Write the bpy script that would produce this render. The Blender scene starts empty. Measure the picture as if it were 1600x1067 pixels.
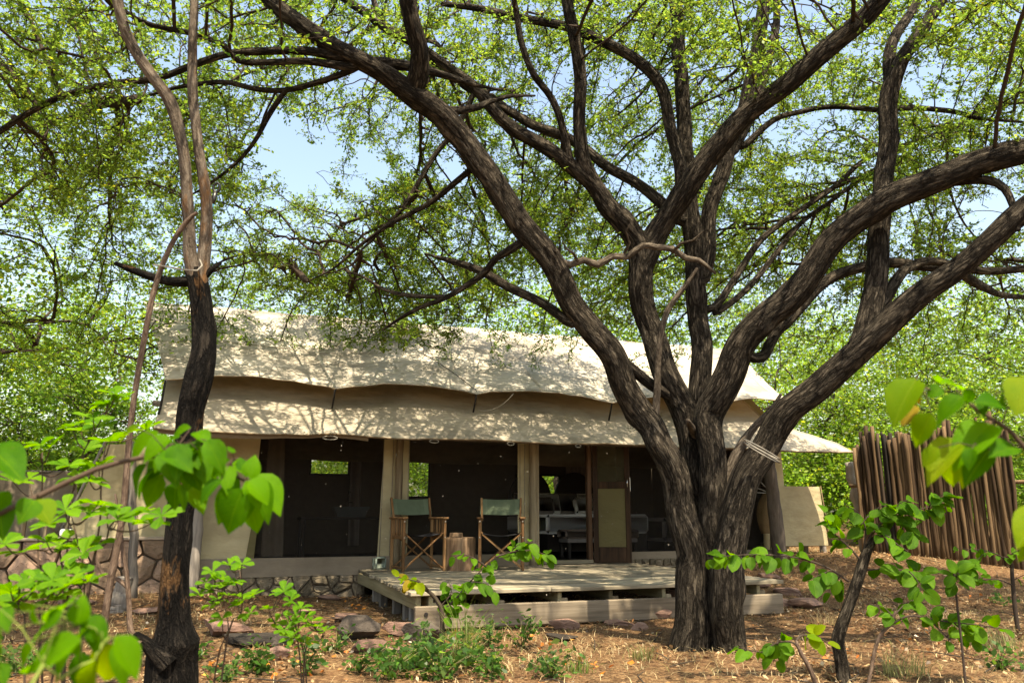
import bpy, bmesh, math, random
import numpy as np
from mathutils import Vector, Matrix, kdtree, noise as mnoise

# ------------------------------------------------------------------ camera, sky, sun, exposure
scene = bpy.context.scene
FPX = 1244.0                       # focal length in photograph pixels (1600 wide)
CAM_Z = 1.02
PITCH = math.atan((805 - 533.5) / FPX)
cam_d = bpy.data.cameras.new('camera')
cam = bpy.data.objects.new('camera', cam_d)
scene.collection.objects.link(cam)
cam.location = (0, 0, CAM_Z)
cam.rotation_euler = (math.pi / 2 + PITCH, 0, 0)
cam_d.sensor_width = 36.0
cam_d.lens = 36.0 * FPX / 1600.0
cam_d.clip_start = 0.05
cam_d.clip_end = 900
cam_d.dof.use_dof = True
cam_d.dof.focus_distance = 8.5
cam_d.dof.aperture_fstop = 3.2
scene.camera = cam

SUN_FROM = Vector((0.40, -0.92, 0)).normalized()
SUN_EL = math.radians(64)
world = bpy.data.worlds.new('World')
scene.world = world
world.use_nodes = True
wn = world.node_tree
bg = wn.nodes['Background']
sky = wn.nodes.new('ShaderNodeTexSky')
sky.sky_type = 'NISHITA'
sky.sun_disc = False
sky.sun_elevation = SUN_EL
sky.sun_rotation = math.atan2(SUN_FROM.x, SUN_FROM.y)
sky.air_density = 1.35
sky.dust_density = 3.0
sky.ozone_density = 2.6
wn.links.new(sky.outputs[0], bg.inputs[0])
bg.inputs[1].default_value = 0.15
sun_d = bpy.data.lights.new('sun', 'SUN')
sun_d.energy = 5.0
sun_d.angle = math.radians(0.53)
sun_d.color = (1.0, 0.93, 0.80)
sun = bpy.data.objects.new('sun', sun_d)
scene.collection.objects.link(sun)
sdir = Vector((SUN_FROM.x * math.cos(SUN_EL), SUN_FROM.y * math.cos(SUN_EL), math.sin(SUN_EL)))
sun.rotation_euler = (-sdir).to_track_quat('-Z', 'Y').to_euler()
sun.location = (0, 0, 30)
vs = scene.view_settings
vs.view_transform = 'Standard'
vs.look = 'None'
vs.exposure = 1.36
vs.use_white_balance = True
vs.white_balance_temperature = 7700
vs.white_balance_tint = 10
vs.gamma = 1.0
vs.use_curve_mapping = False
scene.cycles.max_bounces = 8
scene.cycles.transparent_max_bounces = 16
scene.cycles.sample_clamp_indirect = 6.0

# ------------------------------------------------------------------ helpers
COL = scene.collection
R = random.Random(7)
NR = np.random.default_rng(11)
PI = math.pi

def ray(px, py):
    x = (px - 800) / FPX
    z = -(py - 533.5) / FPX
    c, s = math.cos(PITCH), math.sin(PITCH)
    return Vector((x, c - z * s, s + z * c))

def P(px, py, d):                  # photograph pixel at distance d (metres along the ground) -> world
    r = ray(px, py)
    r = r * (d / r.y)
    return Vector((r.x, r.y, r.z + CAM_Z))

def sst(a, b, x):
    t = min(1.0, max(0.0, (x - a) / (b - a)))
    return t * t * (3 - 2 * t)

def ground_z(x, y):
    z = 0.44 * sst(9.3, 13.2, y) * sst(0.5, 3.6, x)
    z += 0.12 * sst(7.0, 9.6, y) * sst(-2.0, -4.5, x)
    z += 0.25 * sst(15, 40, y)
    z += 0.035 * mnoise.noise(Vector((x * 0.55, y * 0.55, 3.1))) + 0.012 * mnoise.noise(Vector((x * 2.1, y * 2.1, 8.1)))
    return z

def hit(px, py):                   # where a pixel's ray meets the ground
    r = ray(px, py)
    y = 2.0
    while y < 60:
        p = Vector((r.x / r.y * y, y, CAM_Z + r.z / r.y * y))
        if p.z <= ground_z(p.x, p.y):
            return Vector((p.x, p.y, ground_z(p.x, p.y)))
        y += 0.03
    return p

def on_ground(x, y, dz=0.0):
    return Vector((x, y, ground_z(x, y) + dz))

def tag(o, label=None, cat=None, group=None, kind=None):
    if label: o['label'] = label
    if cat: o['category'] = cat
    if group: o['group'] = group
    if kind: o['kind'] = kind
    return o

def empty(name, loc=(0, 0, 0), rz=0.0, parent=None):
    o = bpy.data.objects.new(name, None)
    o.empty_display_size = 0.1
    o.location = loc
    o.rotation_euler = (0, 0, rz)
    COL.objects.link(o)
    if parent: o.parent = parent
    return o

def link(name, me, mat=None, parent=None, mtx=None):
    o = bpy.data.objects.new(name, me)
    COL.objects.link(o)
    if mat is not None and len(me.materials) == 0:
        me.materials.append(mat)
    if parent is not None:
        o.parent = parent
    if mtx is not None:
        o.matrix_local = mtx
    return o

class MB:
    """collects vertices and faces of one part"""
    def __init__(s):
        s.v = []; s.f = []
    def add(s, verts, faces, m=None):
        n = len(s.v)
        s.v += [tuple(m @ Vector(q)) if m is not None else tuple(q) for q in verts]
        s.f += [tuple(i + n for i in f) for f in faces]
        return s
    def box(s, x0, x1, y0, y1, z0, z1, c=0.006, m=None):
        """chamfered box"""
        c = min(c, 0.3 * min(abs(x1 - x0), abs(y1 - y0), abs(z1 - z0)))
        X = (x0, x1); Y = (y0, y1); Z = (z0, z1)
        vs_, idx = [], {}
        for i in (0, 1):
            for j in (0, 1):
                for k in (0, 1):
                    sx, sy, sz = (c if i == 0 else -c), (c if j == 0 else -c), (c if k == 0 else -c)
                    b = (X[i], Y[j], Z[k])
                    idx[i, j, k, 0] = len(vs_); vs_.append((b[0], b[1] + sy, b[2] + sz))
                    idx[i, j, k, 1] = len(vs_); vs_.append((b[0] + sx, b[1], b[2] + sz))
                    idx[i, j, k, 2] = len(vs_); vs_.append((b[0] + sx, b[1] + sy, b[2]))
        f = []
        for i in (0, 1):
            q = [idx[i, 0, 0, 0], idx[i, 1, 0, 0], idx[i, 1, 1, 0], idx[i, 0, 1, 0]]
            f.append(q if i else q[::-1])
            q = [idx[0, i, 0, 1], idx[1, i, 0, 1], idx[1, i, 1, 1], idx[0, i, 1, 1]]
            f.append(q[::-1] if i else q)
            q = [idx[0, 0, i, 2], idx[1, 0, i, 2], idx[1, 1, i, 2], idx[0, 1, i, 2]]
            f.append(q if i else q[::-1])
        for i in (0, 1):
            for j in (0, 1):
                q = [idx[i, j, 0, 0], idx[i, j, 1, 0], idx[i, j, 1, 1], idx[i, j, 0, 1]]
                f.append(q if (i + j) % 2 == 0 else q[::-1])
                q = [idx[i, 0, j, 0], idx[i, 1, j, 0], idx[i, 1, j, 2], idx[i, 0, j, 2]]
                f.append(q if (i + j) % 2 else q[::-1])
                q = [idx[0, i, j, 1], idx[1, i, j, 1], idx[1, i, j, 2], idx[0, i, j, 2]]
                f.append(q if (i + j) % 2 == 0 else q[::-1])
        for i in (0, 1):
            for j in (0, 1):
                for k in (0, 1):
                    q = [idx[i, j, k, 0], idx[i, j, k, 1], idx[i, j, k, 2]]
                    f.append(q if (i + j + k) % 2 else q[::-1])
        return s.add(vs_, f, m)
    def bar(s, a, b, w, h, c=0.004, up=(0, 0, 1)):
        """square bar from a to b"""
        a = Vector(a); b = Vector(b); d = b - a; L = d.length; d.normalize()
        up = Vector(up)
        if abs(d.dot(up)) > 0.95: up = Vector((0, 1, 0))
        x = d.cross(up).normalized(); z = x.cross(d).normalized()
        m = Matrix(((x.x, d.x, z.x, a.x), (x.y, d.y, z.y, a.y), (x.z, d.z, z.z, a.z), (0, 0, 0, 1)))
        return s.box(-w / 2, w / 2, 0, L, -h / 2, h / 2, c, m)
    def tube(s, pts, rad, n=8, cap=True, jit=0.0, rnd=R):
        pts = [Vector(p) for p in pts]
        if not hasattr(rad, '__len__'): rad = [rad] * len(pts)
        base = len(s.v)
        t0 = (pts[1] - pts[0]).normalized()
        ref = Vector((0, 0, 1)) if abs(t0.z) < 0.8 else Vector((1, 0, 0))
        x = t0.cross(ref).normalized()
        for i, p in enumerate(pts):
            t = (pts[min(i + 1, len(pts) - 1)] - pts[max(i - 1, 0)]).normalized()
            x = (x - t * x.dot(t)).normalized(); y = t.cross(x)
            for k in range(n):
                a = 2 * PI * k / n
                r = rad[i] * (1 + (rnd.uniform(-jit, jit) if jit else 0))
                q = p + x * (math.cos(a) * r) + y * (math.sin(a) * r)
                s.v.append(tuple(q))
        for i in range(len(pts) - 1):
            for k in range(n):
                a, b = base + i * n + k, base + i * n + (k + 1) % n
                s.f.append((a, b, b + n, a + n))
        if cap:
            s.f.append(tuple(base + k for k in range(n))[::-1])
            e = base + (len(pts) - 1) * n
            s.f.append(tuple(e + k for k in range(n)))
        return s
    def grid(s, rows):
        n = len(s.v); nr = len(rows); nc = len(rows[0])
        for r in rows: s.v += [tuple(q) for q in r]
        for i in range(nr - 1):
            for j in range(nc - 1):
                a = n + i * nc + j
                s.f.append((a, a + 1, a + nc + 1, a + nc))
        return s
    def mesh(s, name, smooth=False):
        me = bpy.data.meshes.new(name)
        me.from_pydata(s.v, [], s.f)
        me.update()
        if smooth:
            me.polygons.foreach_set('use_smooth', [True] * len(me.polygons))
        return me
    def build(s, name, mat, parent=None, smooth=False, mtx=None):
        return link(name, s.mesh(name, smooth), mat, parent, mtx)

def np_mesh(name, verts, faces, cols=None, smooth=False, extra=None):
    """fast mesh: verts (n,3), faces (m,k) all of one size"""
    verts = np.asarray(verts, dtype=np.float32); faces = np.asarray(faces, dtype=np.int32)
    me = bpy.data.meshes.new(name)
    nv, (nf, k) = len(verts), faces.shape
    me.vertices.add(nv); me.vertices.foreach_set('co', verts.ravel())
    me.loops.add(nf * k); me.loops.foreach_set('vertex_index', faces.ravel())
    me.polygons.add(nf)
    me.polygons.foreach_set('loop_start', np.arange(0, nf * k, k, dtype=np.int32))
    me.polygons.foreach_set('loop_total', np.full(nf, k, dtype=np.int32))
    if smooth: me.polygons.foreach_set('use_smooth', np.ones(nf, dtype=bool))
    if cols is not None:
        at = me.attributes.new('col', 'FLOAT_COLOR', 'POINT')
        c4 = np.ones((nv, 4), dtype=np.float32); c4[:, :3] = cols
        at.data.foreach_set('color', c4.ravel())
    if extra is not None:
        at = me.attributes.new('bark', 'FLOAT_VECTOR', 'POINT')
        at.data.foreach_set('vector', np.asarray(extra, dtype=np.float32).ravel())
    me.update(calc_edges=True)
    return me

# ------------------------------------------------------------------ materials
class NT:
    def __init__(s, name):
        s.m = bpy.data.materials.new(name); s.m.use_nodes = True
        s.t = s.m.node_tree; s.t.nodes.clear()
        s.out = s.t.nodes.new('ShaderNodeOutputMaterial')
    def n(s, typ, ins=None, **kw):
        nd = s.t.nodes.new('ShaderNode' + typ)
        for k, v in kw.items(): setattr(nd, k, v)
        for k, v in (ins or {}).items():
            sock = nd.inputs[k]
            if isinstance(v, bpy.types.NodeSocket): s.t.links.new(v, sock)
            else: sock.default_value = v
        return nd
    def noise(s, vec, scale, detail=4, rough=0.6, out='Fac'):
        nd = s.n('TexNoise', {'Scale': scale, 'Detail': detail, 'Roughness': rough})
        if vec is not None: s.t.links.new(vec, nd.inputs['Vector'])
        return nd.outputs[out]
    def ramp(s, fac, stops):
        nd = s.n('ValToRGB', {'Fac': fac}); cr = nd.color_ramp
        while len(cr.elements) < len(stops): cr.elements.new(0.5)
        for e, (p, c) in zip(cr.elements, stops):
            e.position = p; e.color = (*c, 1) if len(c) == 3 else c
        return nd.outputs['Color']
    def mix(s, fac, a, b, mode='MIX'):
        nd = s.n('Mix', data_type='RGBA', blend_type=mode)
        for i, v in ((0, fac), (6, a), (7, b)):
            if isinstance(v, bpy.types.NodeSocket): s.t.links.new(v, nd.inputs[i])
            else: nd.inputs[i].default_value = (*v, 1) if hasattr(v, '__len__') and len(v) == 3 else v
        return nd.outputs[2]
    def math(s, op, a, b=0.0):
        nd = s.n('Math', operation=op)
        for i, v in ((0, a), (1, b)):
            if isinstance(v, bpy.types.NodeSocket): s.t.links.new(v, nd.inputs[i])
            else: nd.inputs[i].default_value = v
        return nd.outputs[0]
    def mapping(s, vec, scale=(1, 1, 1), loc=None):
        nd = s.n('Mapping', {'Vector': vec, 'Scale': scale})
        if loc is not None:
            if isinstance(loc, bpy.types.NodeSocket): s.t.links.new(loc, nd.inputs['Location'])
            else: nd.inputs['Location'].default_value = loc
        return nd.outputs[0]
    def bump(s, h, strength=0.5, dist=0.02, nrm=None):
        nd = s.n('Bump', {'Height': h, 'Strength': strength, 'Distance': dist})
        if nrm is not None: s.t.links.new(nrm, nd.inputs['Normal'])
        return nd.outputs[0]
    def coord(s, which='Object'):
        return s.n('TexCoord').outputs[which]
    def attr(s, name, out='Color'):
        return s.n('Attribute', attribute_name=name).outputs[out]
    def rnd(s):
        return s.n('ObjectInfo').outputs['Random']
    def rvec(s, k=40.0):
        r = s.math('MULTIPLY', s.rnd(), k)
        return s.n('CombineXYZ', {0: r, 1: r, 2: r}).outputs[0]
    def pbsdf(s, col, rough=0.8, nrm=None, spec=0.3, **ins):
        d = {'Base Color': col if isinstance(col, bpy.types.NodeSocket) else (*col, 1), 'Roughness': rough, 'Specular IOR Level': spec}
        d.update(ins)
        if nrm is not None: d['Normal'] = nrm
        return s.n('BsdfPrincipled', d).outputs[0]
    def finish(s, sh):
        s.t.links.new(sh, s.out.inputs['Surface'])
        return s.m

def mat_bark(name, dark, mid, light, sc=1.0, bump=1.0, patch=None, attr=True):
    t = NT(name)
    v = t.attr('bark', 'Vector') if attr else t.coord('Object')
    n1 = t.noise(t.mapping(v, (15 * sc, 15 * sc, 3.0 * sc)), 1.0, 6, 0.62)
    n2 = t.noise(t.mapping(v, (34 * sc, 34 * sc, 5.5 * sc)), 1.0, 5, 0.65)
    fib = t.noise(t.mapping(v, (120 * sc, 120 * sc, 15 * sc)), 1.0, 4, 0.7)
    spk = t.noise(t.mapping(v, (60 * sc, 60 * sc, 40 * sc)), 1.0, 3, 0.7)
    big = t.noise(t.mapping(v, (3, 3, 1.2)), 1.0, 3, 0.6)
    r1 = t.n('MapRange', {'Value': t.math('ABSOLUTE', t.math('SUBTRACT', n1, 0.5)), 'From Min': 0.0, 'From Max': 0.07}).outputs[0]
    r2 = t.n('MapRange', {'Value': t.math('ABSOLUTE', t.math('SUBTRACT', n2, 0.5)), 'From Min': 0.0, 'From Max': 0.09}).outputs[0]
    h = t.math('ADD', t.math('MULTIPLY', r1, 0.42), t.math('MULTIPLY', r2, 0.26))
    h = t.math('ADD', h, t.math('ADD', t.math('MULTIPLY', fib, 0.35), t.math('MULTIPLY', spk, 0.15)))
    c = t.ramp(h, [(0.30, dark), (0.66, mid), (1.0, light)])
    c = t.mix(t.math('MULTIPLY', big, 0.5), c, tuple(q * 1.1 for q in mid))
    if patch:
        pn = t.noise(t.mapping(v, (4.5, 4.5, 1.5)), 1.0, 5, 0.65)
        for (lo, hi, pc) in patch:
            k = t.n('MapRange', {'Value': pn, 'From Min': lo, 'From Max': hi}).outputs[0]
            c = t.mix(k, c, pc)
    nrm = t.bump(h, 1.0 * bump, 0.035)
    return t.finish(t.pbsdf(c, 0.92, nrm, 0.12))

def mat_wood(name, c0, c1, c2, axis=0, scale=1.0, rough=0.8, bumpd=0.004, spec=0.25):
    """grain running along local axis"""
    t = NT(name)
    v = t.mapping(t.coord('Object'), (1, 1, 1), t.rvec())
    sc = [34 * scale] * 3; sc[axis] = 1.6 * scale
    g = t.noise(t.mapping(v, tuple(sc)), 1.0, 5, 0.65)
    s2 = [9 * scale] * 3; s2[axis] = 0.8 * scale
    w = t.noise(t.mapping(v, tuple(s2)), 1.0, 3, 0.5)
    f = t.math('ADD', t.math('MULTIPLY', g, 0.6), t.math('MULTIPLY', w, 0.4))
    f = t.math('ADD', f, t.math('MULTIPLY', t.math('SUBTRACT', t.rnd(), 0.5), 0.30))
    c = t.ramp(f, [(0.32, c0), (0.5, c1), (0.68, c2)])
    return t.finish(t.pbsdf(c, rough, t.bump(g, 0.6, bumpd), spec))

def mat_canvas(name, base, dirt, trans=0.22, tcol=(0.55, 0.36, 0.16), wr=1.0, dirt_amt=0.8):
    t = NT(name)
    v = t.mapping(t.coord('Object'), (1, 1, 1), t.rvec(7))
    n1 = t.noise(t.mapping(v, (0.7, 1.6, 1.2)), 1.0, 5, 0.6)
    n2 = t.noise(v, 6.0, 4, 0.6)
    f = t.math('ADD', t.math('MULTIPLY', n1, 0.75), t.math('MULTIPLY', n2, 0.25))
    k = t.n('MapRange', {'Value': f, 'From Min': 0.42, 'From Max': 0.62, 'To Max': dirt_amt}).outputs[0]
    c = t.mix(k, base, dirt)
    wv = t.noise(t.mapping(v, (2.2, 5, 5)), 1.0, 4, 0.55)
    weave = t.noise(v, 260.0, 1, 0.5)
    nrm = t.bump(wv, 0.6 * wr, 0.06)
    nrm = t.bump(weave, 0.25, 0.001, nrm)
    d = t.pbsdf(c, 0.85, nrm, 0.1)
    if trans <= 0: return t.finish(d)
    tr = t.n('BsdfTranslucent', {'Color': (*tcol, 1), 'Normal': nrm}).outputs[0]
    return t.finish(t.n('MixShader', {0: trans, 1: d, 2: tr}).outputs[0])

def mat_leafmass(name, trans=0.45, gloss=0.06):
    t = NT(name)
    c = t.attr('col')
    d = t.n('BsdfDiffuse', {'Color': c}).outputs[0]
    tc = t.n('HueSaturation', {'Hue': 0.49, 'Saturation': 1.0, 'Value': 1.9, 'Color': c}).outputs[0]
    tr = t.n('BsdfTranslucent', {'Color': tc}).outputs[0]
    s = t.n('MixShader', {0: trans, 1: d, 2: tr}).outputs[0]
    g = t.n('BsdfGlossy', {'Color': (1, 1, 1, 1), 'Roughness': 0.42}).outputs[0]
    return t.finish(t.n('MixShader', {0: gloss, 1: s, 2: g}).outputs[0])

def mat_leaf(name, ca, cb, vein, trans=0.56, tv=1.75, gloss=0.004):
    """one big leaf: local y along the midrib, x across (leaf length 1)"""
    t = NT(name)
    co = t.coord('Object')
    sp = t.n('SeparateXYZ', {0: co})
    ax = t.math('ABSOLUTE', sp.outputs[0])
    rib = t.n('MapRange', {'Value': ax, 'From Min': 0.006, 'From Max': 0.022, 'To Min': 0.55, 'To Max': 0.0}).outputs[0]
    ph = t.math('SUBTRACT', t.math('MULTIPLY', sp.outputs[1], 9.0), t.math('MULTIPLY', ax, 7.0))
    fr = t.math('ABSOLUTE', t.math('SUBTRACT', t.math('FRACT', ph), 0.5))
    side = t.n('MapRange', {'Value': fr, 'From Min': 0.02, 'From Max': 0.07, 'To Min': 0.16, 'To Max': 0.0}).outputs[0]
    vn = t.math('MAXIMUM', rib, side)
    n = t.noise(t.mapping(co, (1, 1, 1), t.rvec(9)), 3.2, 4, 0.6)
    f = t.math('ADD', t.math('MULTIPLY', n, 0.7), t.math('MULTIPLY', t.math('SUBTRACT', t.rnd(), 0.3), 0.75))
    c = t.mix(t.n('MapRange', {'Value': f, 'From Min': 0.2, 'From Max': 0.8}).outputs[0], ca, cb)
    c = t.mix(vn, c, vein)
    sp_n = t.noise(t.mapping(co, (1, 1, 1), t.rvec(31)), 7.0, 5, 0.7)
    c = t.mix(t.n('MapRange', {'Value': sp_n, 'From Min': 0.66, 'From Max': 0.71, 'To Max': 0.8}).outputs[0], c, (0.10, 0.075, 0.02))
    fine = t.noise(co, 28.0, 3, 0.6)
    nrm = t.bump(t.math('SUBTRACT', t.math('MULTIPLY', fine, 0.25), vn), 0.35, 0.02)
    d = t.n('BsdfDiffuse', {'Color': c, 'Normal': nrm}).outputs[0]
    tc = t.n('HueSaturation', {'Hue': 0.487, 'Saturation': 1.12, 'Value': tv, 'Color': c}).outputs[0]
    tr = t.n('BsdfTranslucent', {'Color': tc, 'Normal': nrm}).outputs[0]
    s = t.n('MixShader', {0: trans, 1: d, 2: tr}).outputs[0]
    g = t.n('BsdfGlossy', {'Color': (0.8, 0.9, 0.75, 1), 'Roughness': 0.45, 'Normal': nrm}).outputs[0]
    return t.finish(t.n('MixShader', {0: gloss, 1: s, 2: g}).outputs[0])

def mat_plain(name, col, rough=0.7, spec=0.3, var=0.25, scale=8.0, metallic=0.0, bump=0.15):
    t = NT(name)
    v = t.mapping(t.coord('Object'), (1, 1, 1), t.rvec())
    n = t.noise(v, scale, 4, 0.6)
    c = t.mix(n, tuple(q * (1 - var) for q in col), tuple(min(1, q * (1 + var)) for q in col))
    return t.finish(t.pbsdf(c, rough, t.bump(n, bump, 0.01), spec, Metallic=metallic))

def mat_screen(name, see, col=(0.02, 0.02, 0.018)):
    t = NT(name)
    v = t.coord('Object')
    n = t.noise(t.mapping(v, (1.3, 1, 0.5)), 2.0, 3, 0.6)
    c = t.mix(n, tuple(q * 0.6 for q in col), tuple(q * 1.6 for q in col))
    d = t.n('BsdfDiffuse', {'Color': c}).outputs[0]
    tr = t.n('BsdfTransparent', {'Color': (1, 1, 1, 1)}).outputs[0]
    return t.finish(t.n('MixShader', {0: 1 - see, 1: tr, 2: d}).outputs[0])

def mat_stone(name, a, b, c, dark):
    t = NT(name)
    v = t.mapping(t.coord('Object'), (1, 1, 1), t.rvec(60))
    n1 = t.noise(t.mapping(v, (3, 3, 9)), 1.0, 6, 0.65)
    n2 = t.noise(v, 22.0, 5, 0.7)
    f = t.math('ADD', t.math('MULTIPLY', n1, 0.55), t.math('MULTIPLY', t.rnd(), 0.5))
    cc = t.ramp(f, [(0.2, a), (0.5, b), (0.8, c)])
    k = t.n('MapRange', {'Value': n2, 'From Min': 0.5, 'From Max': 0.75}).outputs[0]
    cc = t.mix(k, cc, dark)
    h = t.math('ADD', n1, t.math('MULTIPLY', n2, 0.5))
    return t.finish(t.pbsdf(cc, 0.9, t.bump(h, 0.8, 0.03), 0.15))

M = {}
M['bark'] = mat_bark('bark_grey_brown', (0.008, 0.0065, 0.005), (0.042, 0.034, 0.025), (0.15, 0.127, 0.097), 1.3, 1.3)
M['twig'] = mat_plain('twig_bark', (0.048, 0.036, 0.028), 0.9, 0.1, 0.35, 20)
M['deadwood'] = mat_bark('dead_wood_grey', (0.03, 0.024, 0.018), (0.10, 0.08, 0.06), (0.20, 0.168, 0.13), 1.6, 0.8)
M['char'] = mat_bark('charred_bark', (0.003, 0.0026, 0.0022), (0.010, 0.0085, 0.007), (0.04, 0.033, 0.026), 1.1, 1.4,
                     [(0.575, 0.615, (0.17, 0.092, 0.04)), (0.64, 0.69, (0.12, 0.105, 0.088))])
M['smooth_bark'] = mat_bark('smooth_grey_bark', (0.035, 0.027, 0.02), (0.10, 0.079, 0.06), (0.18, 0.15, 0.118), 0.8, 0.6,
                            [(0.56, 0.66, (0.17, 0.088, 0.038))])
M['stick'] = mat_bark('stick_bark', (0.045, 0.03, 0.022), (0.105, 0.072, 0.052), (0.18, 0.132, 0.098), 1.5, 0.5)
M['crown'] = mat_leafmass('small_leaves', 0.58, 0.012)
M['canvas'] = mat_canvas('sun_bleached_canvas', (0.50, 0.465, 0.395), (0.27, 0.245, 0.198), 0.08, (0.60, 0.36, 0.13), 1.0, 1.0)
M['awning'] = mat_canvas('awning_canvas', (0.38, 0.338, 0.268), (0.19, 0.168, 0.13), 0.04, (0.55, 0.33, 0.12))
M['canvas_wall'] = mat_canvas('wall_canvas', (0.52, 0.45, 0.28), (0.34, 0.29, 0.18), 0.12, (0.5, 0.36, 0.16))
M['canvas_grey'] = mat_canvas('dusty_canvas', (0.215, 0.175, 0.13), (0.135, 0.11, 0.082), 0.0)
M['hem'] = mat_plain('canvas_hem', (0.16, 0.115, 0.07), 0.9, 0.1)
M['screen'] = mat_screen('insect_screen', 0.5, (0.022, 0.019, 0.017))
M['olive'] = mat_canvas('olive_cloth', (0.15, 0.13, 0.062), (0.10, 0.088, 0.044), 0.15, (0.3, 0.28, 0.09))
M['olive_mesh'] = mat_screen('olive_screen', 0.45, (0.075, 0.068, 0.04))
M['deck'] = mat_wood('weathered_deck', (0.085, 0.071, 0.049), (0.20, 0.172, 0.122), (0.35, 0.305, 0.22), 0)
M['beam'] = mat_wood('weathered_beam', (0.045, 0.033, 0.023), (0.115, 0.09, 0.063), (0.225, 0.185, 0.135), 0, 0.8)
M['fascia'] = mat_wood('mossy_beam', (0.085, 0.07, 0.04), (0.19, 0.16, 0.09), (0.27, 0.235, 0.145), 1, 0.8)
M['post'] = mat_wood('post_wood', (0.09, 0.065, 0.04), (0.21, 0.165, 0.105), (0.32, 0.265, 0.18), 2)
M['greypost'] = mat_wood('grey_post', (0.075, 0.065, 0.055), (0.17, 0.15, 0.13), (0.28, 0.25, 0.22), 2)
M['darkpost'] = mat_wood('dark_post', (0.035, 0.026, 0.020), (0.085, 0.066, 0.052), (0.14, 0.115, 0.095), 2)
M['doorwood'] = mat_wood('door_wood', (0.018, 0.010, 0.006), (0.05, 0.026, 0.014), (0.11, 0.06, 0.034), 2)
M['teak'] = mat_wood('teak', (0.075, 0.036, 0.014), (0.18, 0.092, 0.038), (0.30, 0.175, 0.08), 2, 1.4)
M['fence'] = mat_wood('fence_pole', (0.026, 0.015, 0.008), (0.085, 0.052, 0.027), (0.18, 0.118, 0.064), 2, 0.8)
M['stump'] = mat_wood('stump_wood', (0.12, 0.075, 0.045), (0.30, 0.20, 0.125), (0.44, 0.33, 0.23), 2, 0.9, 0.85, 0.01)
M['greencloth'] = mat_plain('green_chair_canvas', (0.095, 0.125, 0.082), 0.9, 0.1, 0.22, 14)
M['darkcloth'] = mat_plain('dark_chair_canvas', (0.028, 0.028, 0.032), 0.9, 0.1, 0.3, 14)
M['white'] = mat_plain('white_linen', (0.80, 0.82, 0.80), 0.9, 0.1, 0.06, 5)
M['grey_linen'] = mat_plain('grey_linen', (0.26, 0.235, 0.22), 0.9, 0.1, 0.2, 6)
M['taupe'] = mat_plain('taupe_cloth', (0.25, 0.20, 0.165), 0.9, 0.1, 0.15, 8)
M['dark'] = mat_plain('dark_wood_paint', (0.022, 0.017, 0.014), 0.6, 0.3)
M['steel'] = mat_plain('steel', (0.6, 0.6, 0.6), 0.25, 0.5, 0.05, 4, 1.0)
M['basin'] = mat_plain('basin_enamel', (0.09, 0.11, 0.115), 0.4, 0.5)
M['rope'] = mat_plain('pale_rope', (0.22, 0.205, 0.175), 0.9, 0.1, 0.2, 60)
M['strap'] = mat_plain('black_strap', (0.018, 0.016, 0.015), 0.8, 0.2)
M['brown_cloth'] = mat_canvas('brown_cloth', (0.15, 0.10, 0.05), (0.09, 0.06, 0.032), 0.0)
M['plastic_white'] = mat_plain('white_plastic', (0.75, 0.75, 0.73), 0.35, 0.5, 0.03)
M['plastic_black'] = mat_plain('black_plastic', (0.015, 0.015, 0.015), 0.35, 0.5)
M['plastic_blue'] = mat_plain('blue_plastic', (0.03, 0.16, 0.26), 0.4, 0.5)
M['mint'] = mat_plain('faded_green_block', (0.22, 0.27, 0.23), 0.85, 0.2, 0.3, 18)
M['stone_wall'] = mat_stone('wall_stone', (0.17, 0.115, 0.075), (0.27, 0.19, 0.135), (0.38, 0.255, 0.19), (0.10, 0.08, 0.055))
M['stone_grey'] = mat_stone('foundation_stone', (0.085, 0.07, 0.048), (0.15, 0.122, 0.085), (0.22, 0.18, 0.13), (0.06, 0.05, 0.034))
M['rock'] = mat_stone('red_slab_rock', (0.15, 0.09, 0.07), (0.27, 0.165, 0.125), (0.40, 0.255, 0.195), (0.09, 0.07, 0.055))
M['darkrock'] = mat_stone('dark_rock', (0.03, 0.026, 0.022), (0.06, 0.05, 0.042), (0.115, 0.095, 0.08), (0.018, 0.016, 0.014))
M['mortar'] = mat_plain('earth_mortar', (0.15, 0.115, 0.085), 0.95, 0.05, 0.4, 16)
M['broad'] = mat_leaf('broad_leaf', (0.030, 0.120, 0.003), (0.080, 0.22, 0.004), (0.12, 0.25, 0.012))
M['broad_yellow'] = mat_leaf('yellowing_leaf', (0.10, 0.20, 0.006), (0.19, 0.26, 0.008), (0.2, 0.28, 0.02))
M['spoon'] = mat_leaf('spoon_leaf', (0.05, 0.15, 0.008), (0.11, 0.25, 0.012), (0.17, 0.30, 0.03), 0.52, 1.75, 0.005)
M['round'] = mat_leaf('round_leaf', (0.040, 0.115, 0.008), (0.085, 0.20, 0.012), (0.13, 0.24, 0.03), 0.52, 1.75, 0.005)
M['orange'] = mat_leaf('orange_leaf', (0.14, 0.105, 0.010), (0.21, 0.155, 0.014), (0.2, 0.15, 0.03), 0.35, 1.2)
M['stem'] = mat_plain('green_stem', (0.17, 0.15, 0.07), 0.7, 0.2, 0.25, 20)
M['glass'] = None

# ------------------------------------------------------------------ ground
def axis(lo, hi, step, far_lo, far_hi):
    a = list(np.arange(lo, hi + 1e-6, step))
    k, s = lo, step
    pre = []
    while k > far_lo: s *= 1.5; k -= s; pre.append(k)
    k, s = hi, step
    post = []
    while k < far_hi: s *= 1.5; k += s; post.append(k)
    return pre[::-1] + a + post

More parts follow.
